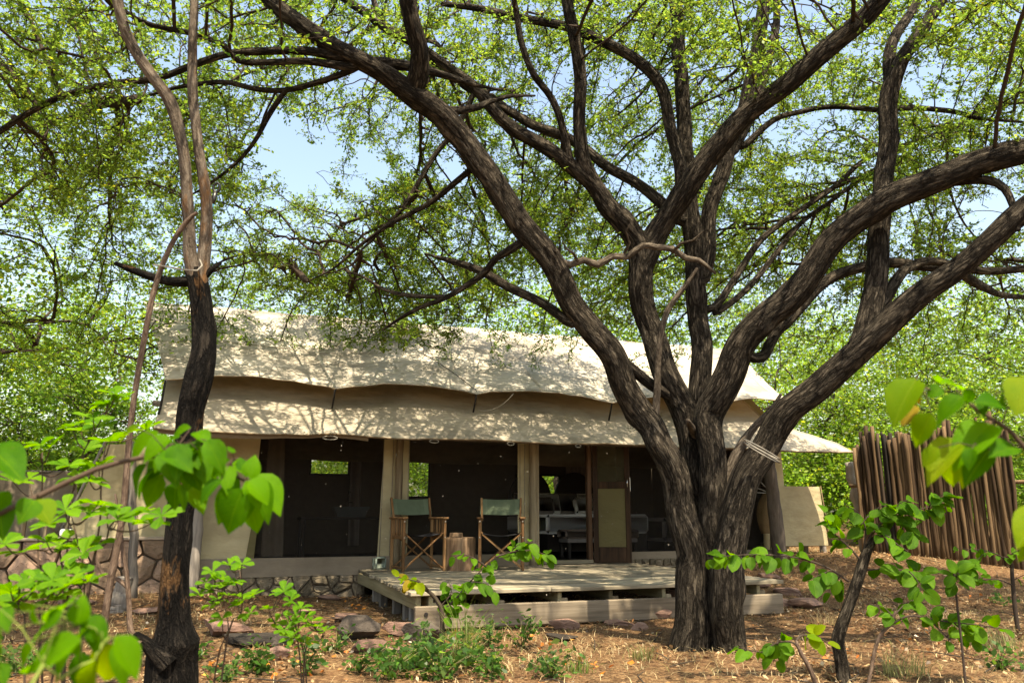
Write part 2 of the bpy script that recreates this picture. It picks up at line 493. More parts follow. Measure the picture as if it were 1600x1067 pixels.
gx = axis(-9, 11, 0.22, -500, 500)
gy = axis(1.5, 18, 0.22, -60, 700)
gv = [(x, y, ground_z(x, y)) for y in gy for x in gx]
nx = len(gx)
gf = [(j * nx + i, j * nx + i + 1, (j + 1) * nx + i + 1, (j + 1) * nx + i) for j in range(len(gy) - 1) for i in range(nx - 1)]
t = NT('leaf_litter_soil')
co = t.coord('Object')
n1 = t.noise(co, 0.7, 5, 0.6)
n2 = t.noise(co, 9.0, 6, 0.7)
vor = t.n('TexVoronoi', {'Vector': t.mapping(co, (1, 1, 0.2)), 'Scale': 42.0, 'Randomness': 1.0})
hue = t.ramp(t.n('SeparateColor', {0: vor.outputs['Color']}).outputs[0],
             [(0.0, (0.055, 0.034, 0.020)), (0.35, (0.13, 0.082, 0.045)), (0.65, (0.25, 0.17, 0.095)), (1.0, (0.36, 0.27, 0.16))])
soil = t.ramp(n2, [(0.3, (0.06, 0.037, 0.022)), (0.55, (0.135, 0.085, 0.05)), (0.75, (0.23, 0.155, 0.095))])
c = t.mix(0.55, soil, hue)
c = t.mix(1.0, c, (0.88, 0.80, 0.70), 'MULTIPLY')
c = t.mix(t.n('MapRange', {'Value': n1, 'From Min': 0.4, 'From Max': 0.65, 'To Max': 0.4}).outputs[0], c, (0.14, 0.066, 0.035))
hgt = t.math('ADD', t.math('MULTIPLY', vor.outputs['Distance'], -1.0), n2)
M['ground'] = t.finish(t.pbsdf(c, 0.95, t.bump(hgt, 0.8, 0.03), 0.1))
ground = link('ground', np_mesh('ground', gv, gf, smooth=True), M['ground'])
tag(ground, 'reddish brown bush ground strewn with dry leaf litter', None, None, 'structure')

# ------------------------------------------------------------------ tent frame of reference
YAW = math.radians(20)
TO = Vector((-2.19, 10.66, 0))
UD = Vector((math.cos(YAW), math.sin(YAW), 0)); VD = Vector((-math.sin(YAW), math.cos(YAW), 0))
TM = Matrix.Translation(TO) @ Matrix.Rotation(YAW, 4, 'Z')
TMI = TM.inverted()
def T(u, v, w): return TM @ Vector((u, v, w))
def onv(px, py, v):                # pixel ray meets the plane v (parallel to the tent front) -> u, w
    r = ray(px, py); C = Vector((0, 0, CAM_Z))
    k = (v - (C - TO).dot(VD)) / r.dot(VD)
    p = C + r * k
    return (p - TO).dot(UD), p.z
def onz(px, py, z):
    r = ray(px, py); k = (z - CAM_Z) / r.z
    return Vector((r.x * k, r.y * k, z))

DZ = 0.345                         # deck top
def wn_(u, v, s=1.0, seed=0.0):
    return mnoise.noise(Vector((u * s, v * s, seed)))

tent = empty('safari_tent', TO, YAW)
tag(tent, 'large beige canvas safari tent with scalloped double roof and dark insect screens', 'tent')

# --- upper fly sheet with scalloped lower edge
FP = [(-2.27, 2.60), (-0.26, 2.595), (1.64, 2.63), (3.70, 2.60), (5.62, 2.68), (7.05, 2.72)]
def fly_edge(u):
    for (a, wa), (b, wb) in zip(FP, FP[1:]):
        if u <= b or b == FP[-1][0]:
            f = min(1, max(0, (u - a) / (b - a)))
            s = math.sin(PI * f) ** 0.75 if 0 < f < 1 else 0
            return -0.47 + 0.13 * s, wa + (wb - wa) * f + 0.125 * s, s
def fly_pt(s, tt):
    u0 = -2.27 + (7.05 + 2.27) * s
    ve, we, sc = fly_edge(u0)
    u1 = -2.78 + (7.35 + 2.78) * s
    tk = tt
    u = u0 + (u1 - u0) * tk ** 1.3
    v = ve + (1.5 - ve) * tt
    w = we + (4.03 - we) * tt - 0.10 * math.sin(PI * tt) * (0.8 + 0.4 * wn_(u * 0.6, v, 1, 5))
    w += 0.03 * (sc - 0.5) * math.sin(PI * min(1, tt * 1.6)) * (1 - tt)
    w += 0.022 * wn_(u, v, 1.4, 2) * (1 - abs(2 * tt - 1)) + 0.016 * wn_(u, v, 4.5, 9) * (0.4 + 0.6 * (1 - tt))
    w += 0.05 * tt * math.sin(s * PI * 5) ** 2 * 0.3
    return (u, v, w)
NU, NTT = 140, 30
rows = [[fly_pt(i / NU, j / NTT) for i in range(NU + 1)] for j in range(NTT + 1)]
fly = MB().grid(rows).build('fly_sheet', M['canvas'], tent, True)
fly['label'] = 'sun bleached upper fly sheet with scalloped edge and leaf shadows'
back = [[(q[0], 3.0 - q[1], q[2]) for q in r] for r in rows[::-1]]
MB().grid([r[::4] for r in back[::2]]).build('back_fly_sheet', M['canvas'], tent, True)
hem = MB(); hem.tube([Vector(q) + Vector((0, -0.004, -0.004)) for q in rows[0]], 0.008, 6)
hem.build('fly_hem', M['hem'], fly, True)
he2 = MB(); he2.tube([Vector(r[0]) for r in rows], 0.009, 6)
he2.build('fly_side_hem', M['canvas'], fly, True)

for s_ in [0.02, 0.98] + [(u - 0.0 + 2.27) / 9.32 for (u, w) in FP[1:5]] + [(1.64 - 0.95 + 2.27) / 9.32, (3.70 - 1.0 + 2.27) / 9.32]:
    MB().grid([[Vector(fly_pt(min(1, max(0, s_ + ds)), j / NTT)) + Vector((0, -0.002, 0.004)) for ds in (-0.0024, 0.0024)] for j in range(1, NTT + 1)]).build('seam', M['canvas'], fly, True)
for tt_ in (0.035, 0.52):
    MB().grid([[Vector(fly_pt(i / NU, tt_ + dt)) + Vector((0, -0.002, 0.004)) for i in range(NU + 1)] for dt in (-0.008, 0.008)]).build('seam', M['canvas'], fly, True)
# --- lower awning sheet
def awn_pt(s, tt, back=False):
    ru = 7.62 - 0.95 * sst(0.0, 0.42, tt)
    lu = -2.32 + 0.06 * tt
    u = lu + (ru - lu) * s
    v = -0.9 + 2.38 * tt
    w = 1.985 + 1.78 * tt - 0.07 * math.sin(PI * tt)
    pole = 0.5 + 0.5 * math.cos((u + 0.26) / 1.95 * 2 * PI)
    w -= 0.022 * (1 - pole) * math.exp(-tt * 9) * (1 if 0.02 < s < 0.98 else 0)
    w += 0.018 * wn_(u, v, 1.3, 12) + 0.014 * wn_(u, v * 2, 4.0, 14)
    w -= 0.05 * sst(0.93, 1.0, s) * tt
    return (u, v, w)
arow = [[awn_pt(i / 110, j / 22) for i in range(111)] for j in range(23)]
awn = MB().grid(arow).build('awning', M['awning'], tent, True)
awn['label'] = 'lower canvas awning in shadow under the fly edge'
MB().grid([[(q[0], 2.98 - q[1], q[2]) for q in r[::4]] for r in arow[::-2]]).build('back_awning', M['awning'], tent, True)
hb = MB(); hb.tube([Vector(q) + Vector((0, -0.005, -0.008)) for q in arow[0]], 0.011, 6)
hb.build('awning_hem', M['hem'], awn, True)
hb = MB(); hb.tube([Vector(r[-1]) for r in arow[:14]], 0.012, 6)
hb.build('awning_side_hem', M['canvas'], awn, True)
va = MB(); va.grid([[(q[0], q[1] + 0.01, q[2] - 0.004) for q in arow[0][:28]], [(q[0], q[1] + 0.02, q[2] - 0.055 - 0.012 * math.sin(q[0] * 3)) for q in arow[0][:28]]])
va.build('awning_valance', M['hem'], awn, True)

# straps holding the fly points to the awning, guy rope and ridge pole
for (u, w) in FP[1:5]:
    s = MB(); s.tube([(u, -0.475, w + 0.005), (u - 0.01, -0.44, w - 0.12), (u - 0.02, -0.40, w - 0.235)], 0.013, 5)
    s.build('strap', M['strap'], tent, True)
s = MB(); s.tube([(-2.27, -0.47, 2.60), (-2.29, -0.5, 2.3), (-2.30, -0.62, 2.18)], 0.014, 5)
s.build('strap', M['strap'], tent, True)
b = MB(); b.tube([(-2.70, 1.5, 3.985), (2.2, 1.5, 3.97), (7.4, 1.5, 3.985)], 0.05, 10)
b.build('ridge_pole', M['greypost'], tent, True)
b = MB(); b.tube([(-2.40, -0.2, 2.36), (-1.5, -0.42, 2.27)], 0.035, 8)
b.build('side_rail_end', M['greypost'], tent, True)
b = MB(); b.tube([(-2.1, -0.80, 1.985), (1.0, -0.80, 1.985), (4.5, -0.80, 1.985), (7.2, -0.80, 1.985)], 0.03, 8)
b.build('eave_pole', M['darkpost'], tent, True)
rp = MB()
a0 = Vector((1.64, -0.475, 2.64)); a1 = Vector((1.1, 0.55, 3.33))
rp.tube([a0.lerp(a1, k / 8) + Vector((0, -0.02, 0.035 + 0.03 * math.sin(PI * k / 8))) for k in range(9)], 0.006, 5)
rp.build('guy_rope', M['strap'], tent, True)
for (u, dx) in ((-0.35, 0.09), (0.95, 0.06), (1.98, 0.05), (2.95, 0.04)):
    s = MB()
    s.tube([(u + dx * math.sin(2 * PI * k / 10), -0.91, 1.96 - 0.022 + 0.022 * math.cos(2 * PI * k / 10)) for k in range(11)], 0.006, 5)
    s.build('tie_loop', M['rope'], tent, True)
s = MB(); s.tube([(1.70 + 0.5 * k / 10, -0.40 - 0.02 * k / 10, 2.42 + 0.26 * (k / 10) ** 2.4) for k in range(11)], 0.006, 5)
s.build('loose_cord', M['rope'], tent, True)

# --- front wall
def sheet(name, mat, corners, nu=10, nw=10, amp=0.012, seed=0.0, par=tent, fold=0.0, ff=9.0):
    """canvas panel between bottom-left, bottom-right, top-right, top-left (u, v, w)"""
    bl, br, tr, tl = [Vector(c) for c in corners]
    rr = []
    for j in range(nw + 1):
        row = []
        for i in range(nu + 1):
            a = bl.lerp(br, i / nu); b_ = tl.lerp(tr, i / nu)
            q = a.lerp(b_, j / nw)
            q.y += amp * wn_(q.x, q.z, 2.5, seed) + fold * math.sin(q.x * ff + 2.0 * wn_(q.x, q.z, 1.0, seed + 3))
            row.append(q)
        rr.append(row)
    return MB().grid(rr).build(name, mat, par, True)

sheet('canvas_panel', M['canvas_wall'], [(-1.80, 0.0, 0.47), (-1.16, -0.01, 0.47), (-1.10, -0.01, 2.35), (-1.80, 0, 2.35)], 14, 14, 0.012, 1.0)
sheet('side_flap', M['olive'], [(-1.20, -0.03, 0.49), (-1.10, -0.03, 0.49), (-1.06, -0.03, 1.35), (-1.10, -0.03, 1.35)], 4, 8, 0.01, 2.0)
for k, (u0, u1) in enumerate(((-1.12, 0.52), (0.80, 2.44), (4.00, 6.60))):
    o = sheet('insect_screen', M['screen'], [(u0, 0.03, 0.49), (u1, 0.03, 0.49), (u1, 0.03, 2.42), (u0, 0.03, 2.42)], 16, 14, 0.015, 5.0 + k)
# canvas wrapped pillars with timber posts
sheet('pillar_canvas', M['canvas_wall'], [(0.44, -0.02, 0.47), (0.70, -0.02, 0.47), (0.70, -0.02, 2.35), (0.50, -0.02, 2.35)], 8, 12, 0.012, 8.0)
sheet('pillar_canvas', M['canvas_wall'], [(0.70, -0.015, 0.47), (0.84, -0.015, 0.47), (0.84, -0.015, 2.35), (0.70, -0.015, 2.35)], 5, 12, 0.010, 9.0)
sheet('pillar_canvas', M['canvas_wall'], [(2.41, -0.02, 0.47), (2.60, -0.02, 0.47), (2.60, -0.02, 2.35), (2.41, -0.02, 2.35)], 6, 12, 0.010, 10.0)
for (ua, ub, r) in ((0.685, 0.69, 0.05), (2.62, 2.625, 0.058)):
    b = MB(); b.tube([(ua + (ub - ua) * k / 14 + 0.012 * wn_(k * 0.4, ua, 1, 4), -0.075, 0.34 + k / 14 * 2.1) for k in range(15)], [r * (1 + 0.10 * wn_(k * 0.7, ua, 1, 8)) for k in range(15)], 10, True, 0.06)
    b.build('timber_post', M['post'], tent, True)
for (u, v) in ((0.47, -0.028), (0.60, -0.034), (0.82, -0.024), (2.43, -0.03), (2.50, -0.034)):
    s = MB(); s.tube([(u, v, 0.5), (u + 0.01, v, 1.4), (u + 0.012, v, 2.3)], 0.004, 4)
    s.build('seam_cord', M['rope'], tent, True)
b = MB(); b.box(2.690, 2.725, -0.05, 0.02, 0.345, 2.35); b.build('door_jamb', M['post'], tent)
b = MB(); b.box(3.485, 3.555, -0.05, 0.03, 0.345, 2.35); b.build('door_jamb', M['doorwood'], tent)
b = MB(); b.box(2.73, 3.48, -0.04, 0.02, 2.17, 2.26); b.build('door_head', M['doorwood'], tent)
b = MB(); b.box(2.70, 3.56, -0.06, 0.10, 0.348, 0.40); b.build('door_sill', M['deck'], tent)
# skirt at the foot of the wall
for (u0, u1, sd) in ((-1.80, 2.68, 20.0), (3.56, 6.95, 23.0)):
    rr = []
    for j in range(7):
        rr.append([(u0 + (u1 - u0) * i / 60, -0.03 - 0.06 * (1 - j / 6) ** 0.7 + 0.02 * wn_((u0 + (u1 - u0) * i / 60) * 1.0 + j * 0.25, j * 0.5, 2.5, sd), 0.275 + 0.225 * j / 6) for i in range(61)])
    MB().grid(rr).build('skirt', M['canvas_grey'], tent, True)

# door leaf swung outwards
hinge = Vector((3.565, -0.06, 0)); tip = Vector((4.03, -0.33, 0))
dd = (tip - hinge); DW = dd.length; dd.normalize(); dn = Vector((-dd.y, dd.x, 0))
dm = Matrix(((dd.x, dn.x, 0, hinge.x), (dd.y, dn.y, 0, hinge.y), (0, 0, 1, 0), (0, 0, 0, 1)))
door = MB()
door.box(0, 0.075, -0.02, 0.02, 0.365, 2.24); door.box(DW - 0.075, DW, -0.02, 0.02, 0.365, 2.24)
door.box(0.075, DW - 0.075, -0.018, 0.018, 0.365, 0.58); door.box(0.075, DW - 0.075, -0.018, 0.018, 1.40, 1.50); door.box(0.075, DW - 0.075, -0.018, 0.018, 2.15, 2.24)
door_o = door.build('door', M['doorwood'], tent, False, dm)
door_o['label'] = 'open timber door with olive cloth panel and screen'
b = MB(); b.box(0.07, DW - 0.07, -0.006, 0.006, 0.575, 1.405, 0.001); b.build('lower_panel', M['olive'], door_o)
b = MB(); b.grid([[(0.07, 0, 1.495), (DW - 0.07, 0, 1.495)], [(0.07, 0, 2.155), (DW - 0.07, 0, 2.155)]]); b.build('screen_panel', M['olive_mesh'], door_o)
b = MB(); b.tube([(DW - 0.035, -0.02, 1.42), (DW - 0.035, -0.05, 1.42), (DW - 0.035, -0.05, 1.54), (DW - 0.035, -0.02, 1.54)], 0.007, 6); b.build('handle', M['steel'], door_o, True)
b = MB(); b.box(DW - 0.001, DW + 0.006, -0.012, 0.012, 1.36, 1.56, 0.002); b.build('lock_plate', M['steel'], door_o)

# side and back walls with window openings
sheet('side_wall', M['canvas_wall'], [(-1.80, 4.1, 0.3), (-1.80, 0.02, 0.3), (-1.80, 0.02, 2.5), (-1.80, 4.1, 2.5)], 12, 8, 0.01, 30.0)
sheet('side_wall', M['canvas_wall'], [(6.95, 0.05, 0.3), (6.95, 4.1, 0.3), (6.95, 4.1, 2.5), (6.95, 0.05, 2.5)], 12, 8, 0.01, 31.0)
for u in (-1.80, 6.95):
    MB().add([(u, 0.0, 2.45), (u, 4.1, 2.45), (u, 1.5, 3.72)], [(0, 1, 2)]).build('gable_wall', M['canvas_wall'], tent)
WIN = [(-0.03, 0.62, 1.76, 2.08), (1.74, 2.13, 1.37, 2.03), (3.92, 4.80, 0.90, 1.78)]
ucuts = sorted({-1.80, 6.95} | {w[0] for w in WIN} | {w[1] for w in WIN})
M['dim_inner'] = mat_plain('dim_inner_canvas', (0.12, 0.10, 0.078), 0.9, 0.1)
bw = MB()
for a, b_ in zip(ucuts, ucuts[1:]):
    w = [q for q in WIN if abs(q[0] - a) < 1e-6 and abs(q[1] - b_) < 1e-6]
    if w:
        bw.grid([[(a, 4.08, 0.3), (b_, 4.08, 0.3)], [(a, 4.08, w[0][2]), (b_, 4.08, w[0][2])]])
        bw.grid([[(a, 4.08, w[0][3]), (b_, 4.08, w[0][3])], [(a, 4.08, 2.6), (b_, 4.08, 2.6)]])
    else:
        bw.grid([[(a, 4.08, 0.3), (b_, 4.08, 0.3)], [(a, 4.08, 2.6), (b_, 4.08, 2.6)]])
bwo = bw.build('back_wall', M['dim_inner'], tent)
for (a, b_, c0, c1) in WIN:
    f = MB()
    f.box(a - 0.03, a, 4.05, 4.07, c0 - 0.03, c1 + 0.03); f.box(b_, b_ + 0.03, 4.05, 4.07, c0 - 0.03, c1 + 0.03)
    f.box(a, b_, 4.05, 4.07, c0 - 0.03, c0); f.box(a, b_, 4.05, 4.07, c1, c1 + 0.03)
    f.build('window_frame', M['dark'], bwo)
b = MB(); b.box(-1.75, 6.9, 0.08, 4.05, 0.20, 0.36); b.build('floor', M['dark'], tent)
b = MB(); b.grid([[(-1.78, 0.06, 2.36), (6.93, 0.06, 2.36)], [(-1.78, 2.0, 2.75), (6.93, 2.0, 2.75)], [(-1.78, 4.06, 2.36), (6.93, 4.06, 2.36)]]); b.build('ceiling_light_blocker', M['dim_inner'], tent)  # dark sheet added under the roof to keep light out of the room
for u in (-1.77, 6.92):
    b = MB(); b.grid([[(u, 0.07, 0.36), (u, 4.05, 0.36)], [(u, 0.07, 2.6), (u, 4.05, 2.6)]]); b.build('side_light_blocker', M['dim_inner'], tent)  # dark sheets added inside the side walls to dim the room
for (a, b_, zt) in ((4.9, 5.5, 2.2), (0.65, 0.85, 2.15)):
    sheet('curtain', M['grey_linen'], [(a, 3.9, 0.5), (b_, 3.9, 0.5), (b_, 3.9, zt), (a, 3.9, zt)], 20, 6, 0.0, 3.0, tent, 0.03, 40)
sheet('curtain', M['canvas_grey'], [(-1.0, 0.35, 0.5), (-0.72, 0.35, 0.5), (-0.80, 0.3, 2.3), (-1.0, 0.3, 2.3)], 20, 6, 0.0, 3.0, tent, 0.02, 40)
# tied-back flap and brown hanging cloth at the right end
sheet('tied_flap', M['canvas_wall'], [(6.58, -0.12, 0.5), (6.97, -0.06, 0.5), (6.97, -0.02, 2.3), (6.85, -0.02, 2.3)], 10, 14, 0.02, 40.0)
b = MB(); b.tube([(6.52, -0.10, 0.5), (6.54, -0.10, 1.0), (6.70, -0.08, 1.6), (6.80, -0.06, 2.2)], [0.05, 0.05, 0.05, 0.04], 8); b.build('rolled_flap', M['canvas_wall'], tent, True)

# --- corner timber post with frayed thatch at its top
def post(name, label, base, top, r0, r1, mat, cat='post', n=12, wob=0.012, group=None):
    th = empty(name, base); tag(th, label, cat, group)
    h = Vector(top) - Vector(base)
    b = MB(); k = 18
    b.tube([h * (i / k) + Vector((wob * wn_(i * 0.5, base[0], 1, 3), wob * wn_(i * 0.5, base[1], 1, 6), 0)) - Vector((0, 0, 0.1 if i == 0 else 0)) for i in range(k + 1)],
           [(r0 + (r1 - r0) * i / k) * (1 + 0.07 * wn_(i * 0.8, base[0], 1, 9)) for i in range(k + 1)], n, True, 0.05)
    b.build('shaft', mat, th, True)
    return th
cp = T(-1.80, -0.20, 0)
cp.z = ground_z(cp.x, cp.y)
th = post('corner_post', 'grey timber post with frayed fibre top at tent front corner', cp, Vector((cp.x, cp.y, 2.02)), 0.085, 0.07, M['greypost'])
fb = MB()
for k in range(70):
    a = R.uniform(0, 2 * PI); r = 0.085
    z = R.uniform(1.5, 1.98)
    q = Vector((math.cos(a) * r, math.sin(a) * r, z - cp.z))
    fb.tube([q, q + Vector((math.cos(a) * 0.02, math.sin(a) * 0.02, -0.1)), q + Vector((math.cos(a) * R.uniform(0.02, 0.06), math.sin(a) * R.uniform(0.02, 0.06), -R.uniform(0.15, 0.3)))], [0.006, 0.005, 0.002], 4)
fb.build('frayed_fibre', M['stump'], th)

# ------------------------------------------------------------------ stone walls
def rock_mesh(name, seed, sub=2, flat=7):
    rr = random.Random(seed)
    bm = bmesh.new()
    bmesh.ops.create_icosphere(bm, subdivisions=sub, radius=1.0)
    planes = []
    for _ in range(flat):
        n = Vector((rr.gauss(0, 1), rr.gauss(0, 1), rr.gauss(0, 0.7))).normalized()
        planes.append((n, rr.uniform(0.42, 0.8)))
    for v in bm.verts:
        p = v.co.copy()
        for n, d in planes:
            k = p.dot(n)
            if k > d: p -= n * (k - d) * 0.97
        p *= 1 + 0.09 * mnoise.noise(p * 2.3 + Vector((seed, 0, 0))) + 0.05 * mnoise.noise(p * 6 + Vector((0, seed, 0)))
        v.co = p
    me = bpy.data.meshes.new(name); bm.to_mesh(me); bm.free()
    return me
def stone_poly_mesh(poly, depth, rnd):
    """wall stone: an irregular polygon in x,z pushed out in -y with rounded edges"""
    n = len(poly); cx = sum(p[0] for p in poly) / n; cz = sum(p[1] for p in poly) / n
    v = []; f = []
    for (sh, y) in ((1.0, 0.0), (0.99, -0.65), (0.94, -0.92), (0.55, -1.0 - rnd.uniform(-0.12, 0.3))):
        for (x, z) in poly:
            v.append((cx + (x - cx) * sh, y * depth + rnd.uniform(-0.009, 0.009), cz + (z - cz) * sh))
    for k in range(3):
        for i in range(n):
            a, b_ = k * n + i, k * n + (i + 1) % n
            f.append((a, b_, b_ + n, a + n))
    f.append(tuple(3 * n + i for i in range(n)))
    me = bpy.data.meshes.new('stone'); me.from_pydata(v, [], f); me.update()
    return me, cx, cz
def clip_poly(poly, n, d):
    out = []
    for i in range(len(poly)):
        a, b_ = poly[i], poly[(i + 1) % len(poly)]
        da, db = a[0] * n[0] + a[1] * n[1] - d, b_[0] * n[0] + b_[1] * n[1] - d
        if da <= 0: out.append(a)
        if da * db < 0:
            k = da / (da - db); out.append((a[0] + (b_[0] - a[0]) * k, a[1] + (b_[1] - a[1]) * k))
    return out
def stone_face(parent, u0, u1, w0, w1, size, asp, v, depth, mat, seed, gap=0.012):
    rr = random.Random(seed)
    pts = []
    nrow = max(1, int(round((w1 - w0) / (size / asp)))); ncol = max(1, int(round((u1 - u0) / size)))
    for j in range(nrow):
        for i in range(ncol + 1):
            pts.append((u0 + (i + 0.5 * (j % 2) + rr.uniform(-0.33, 0.33)) * (u1 - u0) / ncol, w0 + (j + 0.5 + rr.uniform(-0.3, 0.3)) * (w1 - w0) / nrow))
    k = 0
    for p in pts:
        poly = [(u0, w0), (u1, w0), (u1, w1), (u0, w1)]
        for q in pts:
            if q is p: continue
            n = (q[0] - p[0], (q[1] - p[1])); L = math.hypot(*n)
            if L > size * 3.2 or L < 1e-6: continue
            n = (n[0] / L, n[1] / L)
            m = ((p[0] + q[0]) / 2, (p[1] + q[1]) / 2)
            poly = clip_poly(poly, n, m[0] * n[0] + m[1] * n[1] - gap)
            if len(poly) < 3: break
        if len(poly) < 3: continue
        # round the corners
        rp_ = []
        for i in range(len(poly)):
            a, b_, c_ = poly[i - 1], poly[i], poly[(i + 1) % len(poly)]
            for o_ in (a, c_):
                L = math.hypot(o_[0] - b_[0], o_[1] - b_[1])
                kk = min(0.3, 0.016 / max(L, 1e-4))
                rp_.append((b_[0] + (o_[0] - b_[0]) * kk, b_[1] + (o_[1] - b_[1]) * kk))
        area = abs(sum(rp_[i - 1][0] * rp_[i][1] - rp_[i][0] * rp_[i - 1][1] for i in range(len(rp_)))) / 2
        if area < 0.0012: continue
        me, cx, cz = stone_poly_mesh(rp_, depth * rr.uniform(0.75, 1.35), rr)
        for vv in me.vertices: vv.co.x -= cx; vv.co.z -= cz
        o = link('stone', me, mat, parent)
        o.location = (cx, v, cz)
        k += 1
    return k

fw = empty('foundation_wall', TO, YAW)
tag(fw, 'low dry stone foundation under the left end of the tent', 'stone wall')
b = MB(); b.box(-1.82, 0.30, -0.045, 0.6, -0.1, 0.272); b.build('core', M['mortar'], fw)
stone_face(fw, -1.80, 0.28, -0.06, 0.272, 0.21, 1.7, -0.045, 0.05, M['stone_grey'], 5, 0.006)
fw2 = empty('foundation_wall', TO, YAW)
tag(fw2, 'narrow band of small stones under the screen right of the door', 'stone wall')
b = MB(); b.box(3.6, 6.9, -0.04, 0.6, 0.15, 0.272); b.build('core', M['mortar'], fw2)
stone_face(fw2, 4.05, 6.85, 0.30, 0.40, 0.11, 1.6, -0.085, 0.03, M['stone_grey'], 6, 0.006)

sw = empty('stone_wall', TO, YAW)
tag(sw, 'reddish field stone wall with flat coping left of the tent', 'stone wall')
b = MB(); b.box(-8.2, -1.92, 0.0, 0.34, -0.1, 0.73); b.build('core', M['mortar'], sw)
stone_face(sw, -6.2, -1.92, -0.02, 0.73, 0.30, 1.25, 0.0, 0.07, M['stone_wall'], 9, 0.008)
b = MB(); b.box(-8.2, -1.90, -0.10, 0.38, 0.732, 0.765, 0.012); b.build('coping', mat_plain('cement_coping', (0.33, 0.27, 0.21), 0.9, 0.1, 0.3, 10), sw)

# canvas screens above the stone wall
wc = empty('canvas_screen', TO, YAW)
tag(wc, 'tan canvas screen with slanted left edge above the stone wall', 'canvas screen')
def cs(px, py, v): u, w = onv(px, py, v); return (u, v, w)
q = [cs(92, 842, 0.55), cs(330, 842, 0.55), cs(335, 694, 0.55), cs(168, 694, 0.55)]
sheet('cloth', M['canvas_wall'], q, 40, 16, 0.015, 50.0, wc, 0.018, 16)
b = MB(); b.tube([Vector(q[0]) + Vector((-0.02, -0.02, 0)), Vector(q[3]) + Vector((-0.02, -0.02, 0.05))], 0.018, 8); b.build('edge_rope', M['rope'], wc, True)
wc2 = empty('canvas_screen', TO, YAW)
tag(wc2, 'low grey canvas screen behind the tan one at far left', 'canvas screen')
q = [cs(-160, 860, 1.6), cs(120, 860, 1.6), cs(120, 738, 1.6), cs(-160, 733, 1.6)]
sheet('cloth', M['canvas_grey'], q, 40, 8, 0.02, 52.0, wc2, 0.03, 9)
b = MB(); b.tube([Vector(q[3]), Vector(q[2])], 0.02, 8); b.build('top_rail', M['greypost'], wc2, True)

# soap bottles and a small timber frame standing on the coping
for i, px in enumerate((97.5, 109)):
    u, w = onv(px, 836, 0.15)
    th = empty('soap_bottle', T(u, 0.15, 0.766), YAW)
    tag(th, ('left' if i == 0 else 'right') + ' of two white pump bottles standing on the stone wall', 'bottle', 'pump bottles')
    b = MB(); b.tube([(0, 0, 0), (0, 0, 0.006), (0, 0, 0.075), (0, 0, 0.09), (0, 0, 0.1)], [0.030, 0.034, 0.034, 0.026, 0.014], 14); b.build('bottle_body', M['plastic_white'], th, True)
    b = MB(); b.tube([(0, 0, 0.1), (0, 0, 0.118)], 0.016, 10); b.tube([(0, 0, 0.118), (0, 0, 0.14)], 0.005, 6); b.bar((0.012, 0, 0.142), (-0.034, 0, 0.136), 0.012, 0.01); b.build('pump', M['plastic_black'], th)
u, w = onv(52, 836, 0.2)
th = empty('timber_frame', T(u, 0.2, 0.766), YAW); tag(th, 'small open timber frame standing on the stone wall', 'frame')
for x in (-0.12, 0.10):
    b = MB(); b.box(x, x + 0.035, -0.02, 0.02, 0, 0.20); b.build('upright', M['post'], th)
b = MB(); b.box(-0.14, 0.155, -0.025, 0.025, 0.20, 0.225); b.build('top_bar', M['post'], th)

p0 = hit(208, 930)
lp = T(-2.95, -0.35, 0); lp.z = ground_z(lp.x, lp.y)
a = P(208, 945, lp.y); a.z = ground_z(a.x, a.y)
post('fence_post', 'weathered grey timber post standing before the stone wall', a, P(206, 690, lp.y - 0.05), 0.055, 0.05, M['greypost'], 'post', 4, 0.02)
b0 = hit(184, 956)
th = post('split_stump', 'short split grey stump at the foot of the weathered post', b0, b0 + Vector((0.03, 0.02, 0.34)), 0.095, 0.075, M['greypost'], 'stump', 9, 0.02)

# ------------------------------------------------------------------ deck
deck = empty('deck', TO, YAW)
tag(deck, 'weathered plank deck with open underside in front of the tent', 'deck')
V0, V1 = -3.42, -0.07
UL, UR = 0.10, 4.18
nb = 27
bwid = (V1 - V0) / nb
for i in range(nb):
    v0 = V0 + i * bwid
    x0 = UL + R.uniform(-0.018, 0.018) + 0.10 * (i / nb); x1 = UR + R.uniform(-0.02, 0.02)
    cut = [x0, x1] if R.random() < 0.45 else [x0, R.choice((1.5, 2.3, 3.1)) + R.uniform(-0.02, 0.02), x1]
    for xa, xb in zip(cut, cut[1:]):
        dz = R.uniform(-0.004, 0.004)
        b = MB(); L = (xb - xa) / 2 - 0.003
        b.box(-L, L, -bwid / 2 + 0.005, bwid / 2 - 0.005, -0.036, 0.0, 0.005)
        o = b.build('board', M['deck'], deck)
        o.location = ((xa + xb) / 2, v0 + bwid / 2, DZ + dz)
        o.rotation_euler = (R.uniform(-0.012, 0.012), R.uniform(-0.0015, 0.0015), R.uniform(-0.001, 0.001))
b = MB(); b.box(-0.025, 0.025, V0 + 0.05, V1 - 0.1, -0.125, 0.0); o = b.build('side_beam', M['fascia'], deck); o.location = (UL + 0.10, 0, DZ - 0.042)
b = MB(); b.box(-(UR - UL) / 2 + 0.05, (UR - UL) / 2 - 0.05, -0.03, 0.03, 0.0, 0.20, 0.008); o = b.build('front_beam', M['beam'], deck); o.location = ((UL + UR) / 2, V0 - 0.01, 0.015)
o.rotation_euler = (0, 0.003, 0)
for bx_, bz in ((UL + 0.15, 0.155), (UL + 0.35, 0.08)):
    h_ = MB(); h_.tube([(bx_, V0 - 0.042, bz), (bx_, V0 - 0.052, bz)], 0.018, 8); h_.build('bolt', M['strap'], deck)
